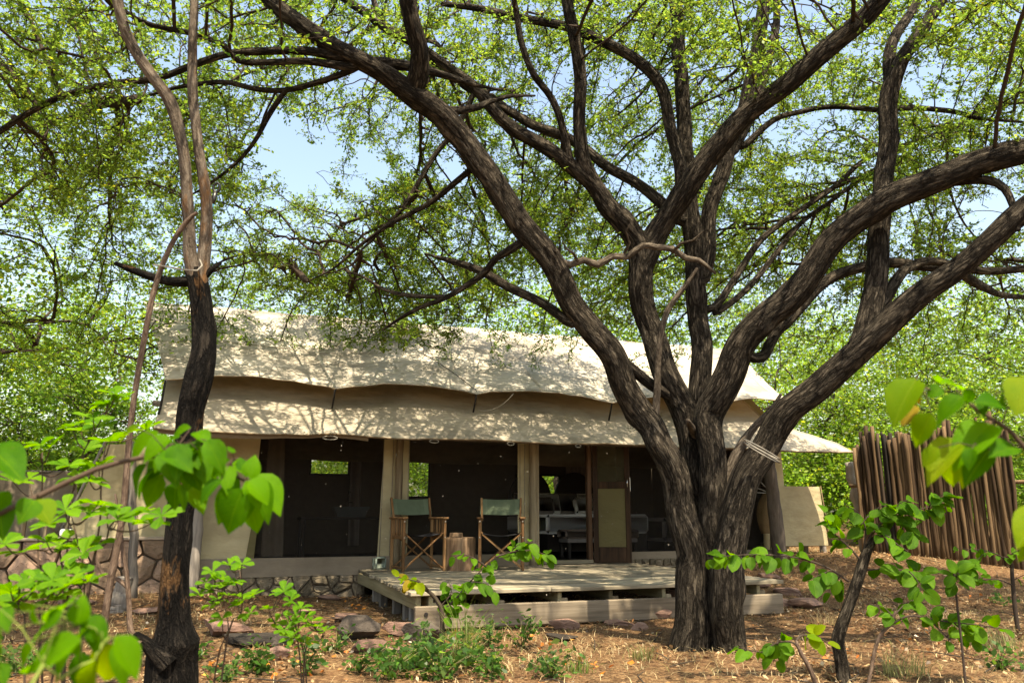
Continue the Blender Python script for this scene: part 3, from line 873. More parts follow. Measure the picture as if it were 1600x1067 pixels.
for i, u in enumerate((0.32, 0.95, 1.6, 2.15, 2.75, 3.35, 3.9)):
    b = MB(); b.box(-0.022, 0.022, V0 + 0.06, V1 - 0.05, -0.10, 0.0); o = b.build('joist', M['fascia'], deck); o.location = (u, 0, DZ - 0.046)
    b = MB(); b.box(-0.035, 0.035, -0.03, 0.03, 0, 0.31); o = b.build('leg', M['post'], deck); o.location = (u + 0.05, V0 + 0.09, -0.07)
for k, v in enumerate((-3.36, -2.7, -2.55, -1.9, -1.3, -0.7)):
    b = MB(); b.box(-0.045, 0.045, -0.04, 0.04, 0, 0.30, 0.008); o = b.build('leg', M['greypost'], deck); o.location = (UL + 0.19 + 0.03 * (k % 2), v, -0.09)

# ------------------------------------------------------------------ chairs and stump tables
def make_chair(name, label, loc, rz):
    th = empty(name, loc, rz); tag(th, label, 'chair', 'director chairs on the deck')
    W, D = 0.27, 0.22
    for sx in (-1, 1):
        x = sx * W
        b = MB(); b.bar((x, -D, 0), (x, -D, 0.625), 0.032, 0.042); b.build('front_leg', M['teak'], th)
        b = MB(); b.bar((x, D, 0), (x, D, 0.625), 0.032, 0.042); b.build('rear_leg', M['teak'], th)
        b = MB(); b.box(x - 0.038, x + 0.038, -D - 0.05, D + 0.04, 0.627, 0.652, 0.008); b.build('armrest', M['teak'], th)
        b = MB(); b.box(x - 0.012, x + 0.012, -D + 0.022, D - 0.022, 0.385, 0.425); b.build('side_rail', M['teak'], th)
        b = MB(); b.box(x - 0.012, x + 0.012, -D + 0.022, D - 0.022, 0.03, 0.06); b.build('foot_rail', M['teak'], th)
        for k in range(4):
            y = -D + 0.085 + k * 0.09
            b = MB(); b.box(x - 0.008, x + 0.008, y - 0.014, y + 0.014, 0.427, 0.626, 0.003); b.build('slat', M['teak'], th)
        b = MB(); b.bar((x * 0.93, D + 0.0, 0.60), (x * 0.97, D + 0.10, 0.90), 0.026, 0.026); b.build('back_post', M['teak'], th)
    for y in (-D + 0.01, D - 0.01):
        for sx in (-1, 1):
            oy = 0.012 * sx
            b = MB(); b.bar((-sx * (W - 0.02), y + oy, 0.03), (sx * (W - 0.03), y + oy, 0.44), 0.018, 0.03, up=(0, 1, 0)); b.build('cross_leg', M['teak'], th)
    rr = [[(-W + 0.02 + (2 * W - 0.04) * i / 10, -D + 0.02 + (2 * D - 0.04) * j / 6, 0.452 - 0.035 * math.sin(PI * i / 10)) for i in range(11)] for j in range(7)]
    b = MB().grid(rr); b.grid([[(p[0], p[1], p[2] - 0.006) for p in r] for r in rr[::-1]]); b.build('seat', M['darkcloth'], th, True)
    for sx in (-1, 1):
        b = MB(); b.tube([(sx * (W - 0.02), -D + 0.0, 0.452), (sx * (W - 0.02), D, 0.452)], 0.014, 8); b.build('seat_rod', M['teak'], th, True)
    rr = []
    for j in range(7):
        z = 0.69 + 0.20 * j / 6
        rr.append([(-W - 0.005 + (2 * W + 0.01) * i / 12, D + 0.03 + 0.09 * j / 6 + 0.03 * math.sin(PI * i / 12), z - 0.012 * math.sin(PI * i / 12)) for i in range(13)])
    b = MB().grid(rr); b.grid([[(p[0], p[1] + 0.007, p[2]) for p in r[::-1]] for r in rr])
    bo = b.build('back_canvas', M['greencloth'], th, True)
    for sx in (0, 1):
        b = MB(); b.grid([[(p[0] + (0.002 if sx else -0.002), p[1] - 0.004, p[2]) for p in (r[-3:] if sx else r[:3])] for r in rr]); b.build('sleeve', mat_sleeve, bo, True)
    for sx in (-1, 1):
        for z in (0.405, 0.60):
            b = MB(); b.tube([(sx * W, -D - 0.021, z), (sx * W, -D - 0.026, z)], 0.008, 6); b.build('screw', M['steel'], th)
    return th
mat_sleeve = mat_plain('green_sleeve', (0.115, 0.15, 0.10), 0.9, 0.1, 0.18, 14)
def deck_at(px, py): return onz(px, py, DZ)
c1 = deck_at(652, 891); make_chair('director_chair', 'folding wooden chair with green canvas back turned sideways beside the left pillar', c1 + Vector((0, 0, 0.002)), math.radians(27))
c2 = deck_at(783, 890); make_chair('director_chair', 'folding wooden chair with green canvas back facing forward beside the doorway', c2 + Vector((0, 0, 0.002)), math.radians(1))
def stump(name, label, loc, r, h, mat, seed):
    th = empty(name, loc); tag(th, label, 'stump')
    n = 26; rows_ = []
    rr = random.Random(seed)
    for j, (z, k) in enumerate(((0, 1.06), (0.02, 1.05), (h * 0.3, 1.0), (h * 0.6, 0.98), (h * 0.9, 0.985), (h - 0.012, 0.98), (h, 0.945))):
        row = []
        for i in range(n):
            a = 2 * PI * i / n
            q = r * k * (1 + 0.06 * mnoise.noise(Vector((math.cos(a) * 1.6, math.sin(a) * 1.6, seed))) + 0.035 * mnoise.noise(Vector((math.cos(a) * 6, math.sin(a) * 6, seed + z * 0.8))))
            row.append((math.cos(a) * q, math.sin(a) * q, z))
        rows_.append(row + [row[0]])
    b = MB().grid(rows_); b.build('trunk_block', mat, th, True)
    b = MB(); b.v = [(p[0], p[1], p[2] + 0.001) for p in rows_[-1][:-1]]; b.f = [tuple(range(n))]; b.build('sawn_top', mat, th)
    return th
s1 = deck_at(719, 890)
stump('stump_table', 'sawn tree stump used as a table between the two chairs', s1, 0.195, 0.40, M['stump'], 3.0)
stump('wood_slice', 'small sawn wood round lying on top of the stump table', s1 + Vector((-0.06, 0.02, 0.403)), 0.085, 0.055, M['stump'], 5.0)
u, w = onv(594, 880, -0.22)
th = empty('door_stop_block', T(u, -0.24, DZ + 0.002), YAW); tag(th, 'faded green block leaning at the foot of the left pillar', 'block')
b = MB(); b.box(-0.07, 0.07, -0.04, 0.04, 0.0, 0.155, 0.018); b.build('block_body', M['mint'], th, True)
b = MB(); b.box(-0.10, -0.075, -0.035, 0.035, 0.0, 0.145, 0.008); b.build('block_side', M['mint'], th, True)

# ------------------------------------------------------------------ inside the tent
bed = empty('bed', T(4.45, 2.55, 0.44), YAW); tag(bed, 'wide bed with white linen seen through the open doorway', 'bed')
b = MB(); b.box(-0.92, 0.92, -0.95, 0.95, 0.0, 0.28); b.build('base', M['dark'], bed)
b = MB(); b.box(-0.95, 0.95, -1.0, 0.96, 0.283, 0.60, 0.05); b.build('mattress', M['white'], bed, True)
for cx in (-0.46, 0.46):
    v = []; n = 20
    for y in (0.98, 1.04):
        for i in range(n + 1):
            a = PI * i / n
            v.append((cx + 0.43 * math.cos(a), y, 0.85 + 0.55 * math.sin(a)))
        v += [(cx - 0.43, y, 0.0), (cx + 0.43, y, 0.0)]
    m_ = n + 3
    f = [tuple(range(m_)), tuple(range(2 * m_ - 1, m_ - 1, -1))] + [(i, (i + 1) % m_, m_ + (i + 1) % m_, m_ + i) for i in range(m_)]
    MB().add(v, f).build('headboard', M['dark'], bed)
for i, (x, y, s) in enumerate(((-0.62, 0.72, 1), (-0.22, 0.70, 1), (0.25, 0.72, 1), (0.65, 0.70, 1), (-0.40, 0.48, 0.8), (0.45, 0.48, 0.8))):
    b = MB(); b.box(-0.27 * s, 0.27 * s, -0.07, 0.07, 0.0, 0.40 * s, 0.06)
    b.build('pillow', M['white'] if i % 2 else M['grey_linen'], bed, True, Matrix.Translation((x, y, 0.60)) @ Matrix.Rotation(-0.35, 4, 'X'))
bench = empty('bench', T(4.15, 1.20, 0.36), YAW); tag(bench, 'low upholstered bench at the foot of the bed', 'bench')
b = MB(); b.box(-0.55, 0.75, -0.2, 0.2, 0.30, 0.44, 0.03); b.build('seat', M['taupe'], bench, True)
b = MB(); b.box(-0.52, 0.72, -0.18, 0.18, 0.24, 0.298, 0.01); b.build('frame', M['grey_linen'], bench)
for x in (-0.48, 0.68):
    for y in (-0.15, 0.15):
        b = MB(); b.box(x - 0.025, x + 0.025, y - 0.025, y + 0.025, 0.0, 0.239); b.build('leg', M['dark'], bench)
bed2 = empty('bed', T(6.1, 2.5, 0.36), YAW); tag(bed2, 'pale draped bed end dimly seen through the right insect screen', 'bed')
b = MB(); b.box(-0.4, 0.4, -0.9, 0.9, 0.22, 0.62, 0.06); b.build('mattress', M['grey_linen'], bed2, True)
b = MB(); b.box(-0.36, 0.36, -0.85, 0.85, 0.0, 0.217); b.build('base', M['dark'], bed2)
u, w = onv(548, 790, 1.7)
van = empty('vanity_stand', T(u, 1.75, 0.36), YAW); tag(van, 'dark vanity counter behind the left insect screen', 'vanity')
b = MB(); b.box(-0.75, 0.75, -0.25, 0.25, 0.60, 0.635); b.build('counter', M['dark'], van)
for x in (-0.7, 0.7):
    for y in (-0.2, 0.2):
        b = MB(); b.box(x - 0.03, x + 0.03, y - 0.03, y + 0.03, 0, 0.598); b.build('leg', M['dark'], van)
bas = empty('wash_basin', T(u, 1.72, 0.36 + 0.637), YAW); tag(bas, 'grey trough wash basin with tap behind the left insect screen', 'basin')
b = MB()
for (k0, z0, k1, z1) in ((0.20, 0.0, 0.27, 0.15), (0.255, 0.15, 0.19, 0.02)):
    ring = []
    for (k, z) in ((k0, z0), (k1, z1)):
        ring.append([(k * 1.0 * (1 if c_[0] > 0 else -1), 0.7 * k * (1 if c_[1] > 0 else -1), z) for c_ in ((1, 1), (-1, 1), (-1, -1), (1, -1), (1, 1))])
    b.grid(ring)
b.grid([[(x * 0.27, y * 0.189, 0.15) for x, y in ((1, 1), (-1, 1), (-1, -1), (1, -1), (1, 1))], [(x * 0.255, y * 0.178, 0.151) for x, y in ((1, 1), (-1, 1), (-1, -1), (1, -1), (1, 1))]])
b.add([(-0.19, -0.13, 0.02), (0.19, -0.13, 0.02), (0.19, 0.13, 0.02), (-0.19, 0.13, 0.02)], [(0, 1, 2, 3)])
b.build('bowl', M['basin'], bas)
b = MB(); b.tube([(0, 0.21, 0), (0, 0.21, 0.36), (0, 0.17, 0.40), (0, 0.10, 0.37)], 0.011, 8); b.bar((-0.06, 0.21, 0.22), (0.06, 0.21, 0.22), 0.014, 0.014); b.build('tap', M['steel'], bas, True)

# ------------------------------------------------------------------ right hand side: post, canvas box, hanging cloth, snag, pole fence
pb = P(1219, 862, 12.0); pb.z = ground_z(pb.x, pb.y)
post('roof_post', 'dark round timber post under the right corner of the awning', pb, P(1199, 700, 11.75), 0.105, 0.085, M['darkpost'], 'post', 14)
bx0 = P(1246, 856, 13.2); bx0.z = ground_z(bx0.x, bx0.y)
cb = empty('canvas_locker', bx0, YAW + 0.05); tag(cb, 'canvas covered locker on short legs beside the dark post', 'locker')
rr = []
for j in range(9):
    k = j / 8
    hw = 0.46 - 0.09 * k
    pl = []
    for i in range(13): pl.append((-0.62 + (0.62 + hw - 0.05) * i / 12, -0.25 + 0.012 * wn_(i * 0.5, j * 0.4, 1, 3), 0.12 + 0.92 * k))
    for i in range(1, 7): pl.append((hw - 0.05, -0.25 + 0.5 * i / 6, 0.12 + 0.92 * k))
    rr.append(pl)
b = MB().grid(rr)
b.grid([[rr[-1][i] for i in range(13)], [(rr[-1][i][0], 0.25, rr[-1][i][2] + 0.01) for i in range(13)]])
b.build('canvas_cover', M['canvas_wall'], cb, True)
for x in (-0.55, 0.34):
    for y in (-0.2, 0.2):
        b = MB(); b.box(x - 0.04, x + 0.04, y - 0.04, y + 0.04, -0.05, 0.16); b.build('leg', M['greypost'], cb)
b = MB(); b.box(-0.6, 0.38, -0.245, -0.215, 0.11, 0.15); b.build('bottom_rail', M['darkpost'], cb)
s = MB(); s.tube([(0.42, -0.26, 0.12), (0.385, -0.262, 0.6), (0.335, -0.26, 1.05)], 0.009, 5); s.build('edge_piping', M['hem'], cb, True)
hc = T(6.35, -0.35, 1.30)
hcl = empty('hanging_cloth', hc, YAW); tag(hcl, 'brown cloth bundle hanging behind the tree on pale cords', 'cloth')
rr = []
for j in range(9):
    k = j / 8; row = []
    for i in range(17):
        a = 2 * PI * i / 16
        r = (0.03 + 0.15 * math.sin(PI * (0.15 + 0.75 * k)) ** 0.8) * (1 + 0.12 * math.sin(a * 5 + k * 2))
        row.append((math.cos(a) * r + 0.10 * (1 - k), math.sin(a) * r * 0.7, 0.05 - 0.60 * k))
    rr.append(row)
MB().grid(rr).build('cloth_body', M['brown_cloth'], hcl, True)
for d in ((-0.32, 0.0, 0.10), (-0.28, 0.0, 0.26), (-0.40, 0.0, 0.02)):
    s = MB(); s.tube([(0.13, 0, 0.05), (0.13 + d[0], d[1], 0.05 + d[2])], 0.008, 5); s.build('cord', M['rope'], hcl, True)
sb = P(1352, 812, 13.6); sb.z = ground_z(sb.x, sb.y)
post('dead_snag', 'pale shredded dead trunk leaning beside the pole fence', sb, P(1327, 722, 13.5), 0.12, 0.07, M['deadwood_o'] if 'deadwood_o' in M else M['greypost'], 'dead trunk', 9, 0.05)

fence = empty('pole_fence', P(1470, 870, 12.6)); fence.location.z = 0
tag(fence, 'tall screen fence of rough upright poles at the right', 'fence')
FL = fence.location
fa = P(1352, 868, 13.3); fe = P(1600, 885, 11.6)
pole_meshes = []
for k in range(10):
    b = MB(); m_ = 7
    b.tube([(0.018 * wn_(i * 0.6, k * 3.1, 1, 2), 0.015 * wn_(i * 0.6, k * 3.1, 1, 7), i / m_) for i in range(m_ + 1)],
           [0.029 * (1 + 0.14 * wn_(i * 0.7, k * 5.3, 1, 4)) * (1.08 - 0.14 * i / m_) for i in range(m_ + 1)], 7, True, 0.08)
    me = b.mesh('pole', True); me.materials.append(M['fence']); pole_meshes.append(me)
npole = 72
M['fence_dark'] = mat_wood('burnt_fence_pole', (0.010, 0.008, 0.007), (0.032, 0.024, 0.018), (0.08, 0.055, 0.038), 2, 0.8)
dark_meshes = []
for me in pole_meshes[:4]:
    m2 = me.copy(); m2.materials.clear(); m2.materials.append(M['fence_dark']); dark_meshes.append(m2)
for i in range(npole):
    for row in (0, 1):
        if row == 1 and R.random() < 0.45: continue
        f = (i + R.uniform(-0.25, 0.25) + 0.5 * row) / npole
        q = fa.lerp(fe, f)
        q.x += 0.0; q.y += 0.07 * row
        px = 1352 + 248 * f
        htop = 2.03 + 0.18 * f + R.uniform(-0.12, 0.10) + (0.16 if R.random() < 0.18 else 0)
        gz = ground_z(q.x, q.y)
        burnt = 0.10 < f < 0.30 and R.random() < 0.75
        o = link('pole', R.choice(dark_meshes if burnt else pole_meshes), None, fence)
        o.location = (q.x - FL.x, q.y - FL.y, gz - 0.08)
        th_ = R.choice((0.7, 0.85, 1.0, 1.15, 1.35)); o.scale = (th_ * R.uniform(0.9, 1.1), th_ * R.uniform(0.9, 1.1), htop - gz * 0.4)
        o.rotation_euler = (R.uniform(-0.02, 0.02), R.uniform(-0.03, 0.02), R.uniform(0, 6))
for z in (0.7, 1.5):
    b = MB(); b.tube([fa + Vector((-0.1 - FL.x, 0.13 - FL.y, z - fa.z)), fe + Vector((1.6 - FL.x, -0.9 - FL.y, z - fe.z))], 0.03, 7); b.build('rail', M['fence'], fence, True)

# ------------------------------------------------------------------ rocks and slabs
ROCKS = [  # px, py of the foot, width px, height px, dark?, label
 (1180, 952, 46, 13, 0, 'small red stone slab against the right end of the deck beam'),
 (1222, 948, 70, 12, 0, 'long reddish slab beside the deck, middle of the slab pile'),
 (1262, 950, 62, 15, 0, 'pale red slab at the right end of the slab pile'),
 (1235, 930, 80, 14, 0, 'brown boulder at the back of the slab pile beside the deck'),
 (1190, 918, 50, 10, 0, 'flat stone wedged under the right end of the deck'),
 (882, 984, 62, 18, 0, 'pink slab in front of the deck beam, nearest the plant'),
 (875, 1003, 54, 14, 1, 'dark flat stone in front of the pink slab before the deck'),
 (965, 978, 55, 9, 0, 'thin flat stone before the middle of the deck beam'),
 (1000, 985, 34, 12, 0, 'small brown stone left of the big tree foot'),
 (1030, 968, 52, 16, 0, 'rounded brown stone touching the left side of the big tree'),
 (935, 962, 70, 8, 1, 'long dark flat stone under the deck beam'),
 (985, 962, 44, 8, 0, 'narrow pink stone under the deck beam'),
 (1050, 940, 34, 20, 0, 'upright stone between the deck beam and the big tree'),
 (558, 1000, 84, 40, 1, 'large dark ridged rock left of the deck corner'),
 (540, 972, 60, 16, 0, 'grey brown rock behind the large dark rock'),
 (575, 1022, 66, 20, 0, 'red brown slab in front of the large dark rock'),
 (625, 995, 60, 26, 0, 'brown block rock under the deck front corner'),
 (665, 1005, 70, 38, 1, 'dark rock half hidden behind the leafy plant at the deck front'),
 (610, 1022, 34, 12, 0, 'small red stone beside the red brown slab'),
 (345, 995, 110, 26, 0, 'broad pink slab right of the charred trunk'),
 (385, 1012, 130, 20, 1, 'long dark slab in front of the broad pink slab'),
 (430, 1012, 60, 16, 1, 'dark stone end at the right of the long dark slab'),
 (428, 1032, 42, 20, 0, 'brick shaped red stone among the orange leaves'),
 (222, 960, 60, 8, 0, 'flat grey pink stone beside the split stump'),
 (110, 948, 90, 14, 0, 'pale pink slab at the foot of the stone wall'),
 (60, 930, 60, 14, 0, 'rough pink stone at far left under the stone wall'),
 (250, 925, 70, 12, 0, 'grey stone at the foot of the wall behind the charred trunk'),
 (515, 938, 44, 8, 0, 'small tan stone before the foundation wall'),
 (470, 960, 50, 8, 0, 'thin tan stone in the litter before the tent'),
 (1210, 905, 40, 10, 0, 'brown stone on the ground behind the deck end'),
]
for i, (px, py, wp, hp, dk, lab) in enumerate(ROCKS):
    q = hit(px, py); d = q.y
    sx = 0.5 * wp * d / FPX * 1.15; sz = max(0.035, 0.62 * hp * d / FPX)
    me = rock_mesh('rock', 100 + i, 3, 16)
    o = link('rock', me, M['darkrock'] if dk else M['rock'])
    o.location = (q.x, q.y + sx * 0.4, q.z + sz * 0.55)
    o.scale = (sx, sx * R.uniform(0.55, 0.8), sz)
    o.rotation_euler = (R.uniform(-0.08, 0.08), R.uniform(-0.08, 0.08), R.uniform(-0.35, 0.35))
    tag(o, lab, 'rock', 'slabs and rocks lying on the ground')

# ------------------------------------------------------------------ trees
def catmull(pts, vals, step):
    """pts list of Vector, vals radii -> resampled arrays"""
    pts = [np.array(p, dtype=float) for p in pts]
    pts = [2 * pts[0] - pts[1]] + pts + [2 * pts[-1] - pts[-2]]
    vals = [vals[0]] + list(vals) + [vals[-1]]
    op, ov = [], []
    for i in range(1, len(pts) - 2):
        p0_, p1_, p2_, p3_ = pts[i - 1:i + 3]
        n = max(1, int(np.linalg.norm(p2_ - p1_) / step))
        for k in range(n):
            t_ = k / n
            op.append(0.5 * ((2 * p1_) + (-p0_ + p2_) * t_ + (2 * p0_ - 5 * p1_ + 4 * p2_ - p3_) * t_ ** 2 + (-p0_ + 3 * p1_ - 3 * p2_ + p3_) * t_ ** 3))
            ov.append(vals[i] + (vals[i + 1] - vals[i]) * t_)
    op.append(pts[-2]); ov.append(vals[-2])
    return np.array(op), np.array(ov)

def bark_tube(name, pts, rad, mat, parent, off, step=0.06, seg=20, ridge=0.07, lump=0.10, seed=0.0, flare=0.0, origin=None):
    c, r = catmull(pts, rad, step)
    n = len(c)
    sl = np.concatenate([[0], np.cumsum(np.linalg.norm(np.diff(c, axis=0), axis=1))])
    for i in range(n):             # slight kinks of the centre line
        k_ = min(1, i / 6) * min(0.05, r[i] * 0.42)
        c[i] += np.array([mnoise.noise(Vector((sl[i] * 1.9, seed, 1))), 0.6 * mnoise.noise(Vector((sl[i] * 1.9, seed, 5))), mnoise.noise(Vector((sl[i] * 1.9, seed, 9)))]) * k_ * 1.6
    kr = random.Random(int(seed * 97) + 3)
    knots = [(kr.uniform(0, sl[-1]), kr.uniform(0, 2 * PI), kr.uniform(0.10, 0.30), kr.uniform(0.6, 1.2)) for _ in range(int(sl[-1] / 0.55))]
    tg = np.gradient(c, axis=0); tg /= np.linalg.norm(tg, axis=1)[:, None] + 1e-9
    x = np.cross(tg[0], [0.3, 0.9, 0.2]); x /= np.linalg.norm(x)
    ang = np.arange(seg) * 2 * PI / seg
    V = np.zeros((n, seg, 3)); B = np.zeros((n, seg, 3))
    s = 0.0
    for i in range(n):
        t_ = tg[i]
        x = x - t_ * x.dot(t_); x /= np.linalg.norm(x); y = np.cross(t_, x)
        if i: s += np.linalg.norm(c[i] - c[i - 1])
        for k in range(seg):
            a = ang[k]; ca, sa = math.cos(a), math.sin(a)
            rr = r[i]
            q = Vector((ca * 1.1, sa * 1.1, s * 0.9 + seed))
            dsp = lump * mnoise.noise(q)
            if ridge:
                kk = 3.2 * max(0.5, min(1.6, rr / 0.12))
                w_ = mnoise.noise(Vector((ca * kk + 0.4 * math.sin(s * 1.3), sa * kk + 0.4 * math.cos(s * 1.1), s * 0.55 + seed * 3)))
                dsp += ridge * (1 - 2.2 * abs(w_))
            for (ks, ka, kam, ksz) in knots:
                ds_ = (s - ks) / (rr * ksz)
                if abs(ds_) < 2:
                    da_ = (a - ka + PI) % (2 * PI) - PI
                    dsp += kam * math.exp(-(ds_ * ds_ + (da_ / (0.7 * ksz)) ** 2))
            if flare and c[i][2] < 0.6:
                dsp += flare * (1 - c[i][2] / 0.6) ** 2 * (0.6 + 0.9 * abs(mnoise.noise(Vector((ca * 1.7, sa * 1.7, seed + 9)))))
            pq = c[i] + (x * ca + y * sa) * rr * (1 + dsp)
            if rr > 0.05:
                for (bc, br, ba) in BUMPS:
                    dx_ = abs(pq[0] - bc[0])
                    if dx_ < 2 * br:
                        d2 = (pq[0] - bc[0]) ** 2 + (pq[1] - bc[1]) ** 2 * 0.35 + (pq[2] - bc[2]) ** 2
                        if d2 < 4 * br * br: pq = pq + (x * ca + y * sa) * ba * math.exp(-d2 / (br * br) * 1.6)
            V[i, k] = pq
            B[i, k] = (ca * rr, sa * rr, s + seed * 7.3)
    if origin is not None: V -= np.array(origin)
    idx = np.arange(n * seg).reshape(n, seg)
    F = np.stack([idx[:-1], np.roll(idx, -1, 1)[:-1], np.roll(idx, -1, 1)[1:], idx[1:]], -1).reshape(-1, 4)
    VV = V.reshape(-1, 3); BB = B.reshape(-1, 3)
    # end cap
    capc = VV[-seg:].mean(0) + tg[-1] * r[-1] * 0.5
    VV = np.vstack([VV, capc, capc]); BB = np.vstack([BB, BB[-1], BB[-1]])
    last = (n - 1) * seg; tip = n * seg
    C2 = np.array([(last + k, last + (k + 1) % seg, tip, tip + 1) for k in range(seg)])
    # the cap quads end on two copies of the tip vertex so every face has four corners
    me = np_mesh(name, VV, np.vstack([F, C2]), None, True, BB)
    o = link(name, me, mat, parent)
    return o, c, r

def kite_leaves(pos, axis_, nrm, L, Wd, cols):
    """leaf quads; pos (n,3) base, axis (n,3), nrm (n,3)"""
    side = np.cross(axis_, nrm); side /= np.linalg.norm(side, axis=1)[:, None] + 1e-9
    n = len(pos)
    L = L[:, None]; Wd = Wd[:, None]
    V = np.empty((n, 4, 3), dtype=np.float32)
    V[:, 0] = pos
    V[:, 1] = pos + axis_ * L * 0.62 + side * Wd * 0.5 + nrm * L * 0.06
    V[:, 2] = pos + axis_ * L
    V[:, 3] = pos + axis_ * L * 0.62 - side * Wd * 0.5 + nrm * L * 0.06
    F = np.arange(n * 4, dtype=np.int32).reshape(n, 4)
    C = np.repeat(cols, 4, axis=0)
    return V.reshape(-1, 3), F, C

def unit(a): return a / (np.linalg.norm(a, axis=1)[:, None] + 1e-9)

def leaf_whorls(centers, per, Lr, rng, cols_fn, spread=0.03, up=0.55):
    """whorls of small leaves around twig points"""
    n = len(centers)
    pos = np.repeat(centers, per, axis=0) + rng.normal(0, spread, (n * per, 3))
    ax = rng.normal(0, 1, (n * per, 3)); ax[:, 2] = ax[:, 2] * 0.6 - 0.1
    ax = unit(ax)
    nr = rng.normal(0, up, (n * per, 3)); nr[:, 2] += 1.0
    nr = unit(nr - ax * (nr * ax).sum(1)[:, None])
    L = rng.uniform(*Lr, n * per); W_ = L * rng.uniform(0.42, 0.6, n * per)
    return kite_leaves(pos, ax, nr, L, W_, cols_fn(n * per, pos))

def edge_prisms(a, b, ra, rb, sides=5):
    """one tapered prism for each edge"""
    d = unit(b - a)
    ref = np.where(np.abs(d[:, 2:3]) < 0.8, np.array([[0, 0, 1.0]]), np.array([[1.0, 0, 0]]))
    x = unit(np.cross(d, ref)); y = np.cross(d, x)
    n = len(a); ang = np.arange(sides) * 2 * PI / sides
    V = np.empty((n, 2, sides, 3), dtype=np.float32)
    for k, g in enumerate(ang):
        o = x * math.cos(g) + y * math.sin(g)
        V[:, 0, k] = a + o * ra[:, None]; V[:, 1, k] = b + o * rb[:, None]
    base = (np.arange(n) * 2 * sides)[:, None]
    F = []
    for k in range(sides):
        k2 = (k + 1) % sides
        F.append(np.hstack([base + k, base + k2, base + sides + k2, base + sides + k]))
    return V.reshape(-1, 3), np.stack(F, 1).reshape(-1, 4)

def colonize(nodes, parents, attractors, infl=1.3, kill=0.22, step=0.13, iters=70, rng=None, droop=0.0):
    pts = [Vector(p) for p in nodes]; par = list(parents)
    A = [Vector(a) for a in attractors]
    alive = list(range(len(A)))
    near = [(None, 1e9)] * len(A)
    # incremental nearest search: only new nodes are searched each round
    start = 0
    for it in range(iters):
        kd = kdtree.KDTree(len(pts) - start)
        for i in range(start, len(pts)): kd.insert(pts[i], i)
        kd.balance()
        start = len(pts)
        grow = {}
        nxt = []
        for i in alive:
            co_, j, dist = kd.find(A[i])
            if j is not None and dist < near[i][1]: near[i] = (j, dist)
            j, dist = near[i]
            if dist < kill: continue
            nxt.append(i)
            if dist < infl:
                grow.setdefault(j, []).append(i)
        alive = nxt
        if not grow: break
        for j, lst in grow.items():
            d = Vector((0, 0, 0))
            for i in lst: d += (A[i] - pts[j]).normalized()
            d += Vector((rng.gauss(0, 0.25), rng.gauss(0, 0.25), rng.gauss(0, 0.2) - droop)) * max(1, len(lst)) ** 0.5
            if d.length < 1e-4: continue
            q = pts[j] + d.normalized() * step * rng.uniform(0.8, 1.2)
            pts.append(q); par.append(j)
        if start == len(pts): break
    return np.array([tuple(p) for p in pts]), np.array(par)

def pipe_radii(par, n0, tip=0.0032, expo=2.2):
    n = len(par); acc = np.zeros(n); kids = np.zeros(n, dtype=int)
    for i in range(n - 1, n0 - 1, -1):
        if kids[i] == 0: acc[i] = tip ** expo
        if par[i] >= 0:
            acc[par[i]] += acc[i] * 1.004; kids[par[i]] += 1
    return np.maximum(acc, tip ** expo) ** (1 / expo), kids

def green_mix(base, var, yellow=0.15, rng=None):
    base = np.array(base)
    def fn(n, pos):
        r = rng if rng is not None else NR
        c = base[None, :] * r.uniform(1 - var, 1 + var, (n, 1)) * r.uniform(0.9, 1.1, (n, 3))
        yl = r.random(n) < yellow
        c[yl] = c[yl] * np.array([1.75, 1.25, 0.8])
        return c
    return fn

BUMPS = [(P(1043, 757, 6.35), 0.09, 0.05), (P(1150, 815, 6.3), 0.10, 0.07), (P(1095, 830, 6.5), 0.12, 0.06), (P(1020, 690, 6.5), 0.10, 0.03), (P(880, 440, 6.2), 0.09, 0.03), (P(1290, 395, 5.9), 0.09, 0.035), (P(1240, 640, 6.0), 0.12, 0.04), (P(1070, 900, 6.4), 0.16, 0.05)]
BUMPS += [(P(284, 1004, 4.85), 0.09, 0.07), (P(312, 590, 5.0), 0.10, 0.05), (P(290, 690, 5.0), 0.10, -0.03), (P(325, 520, 5.0), 0.07, 0.03)]
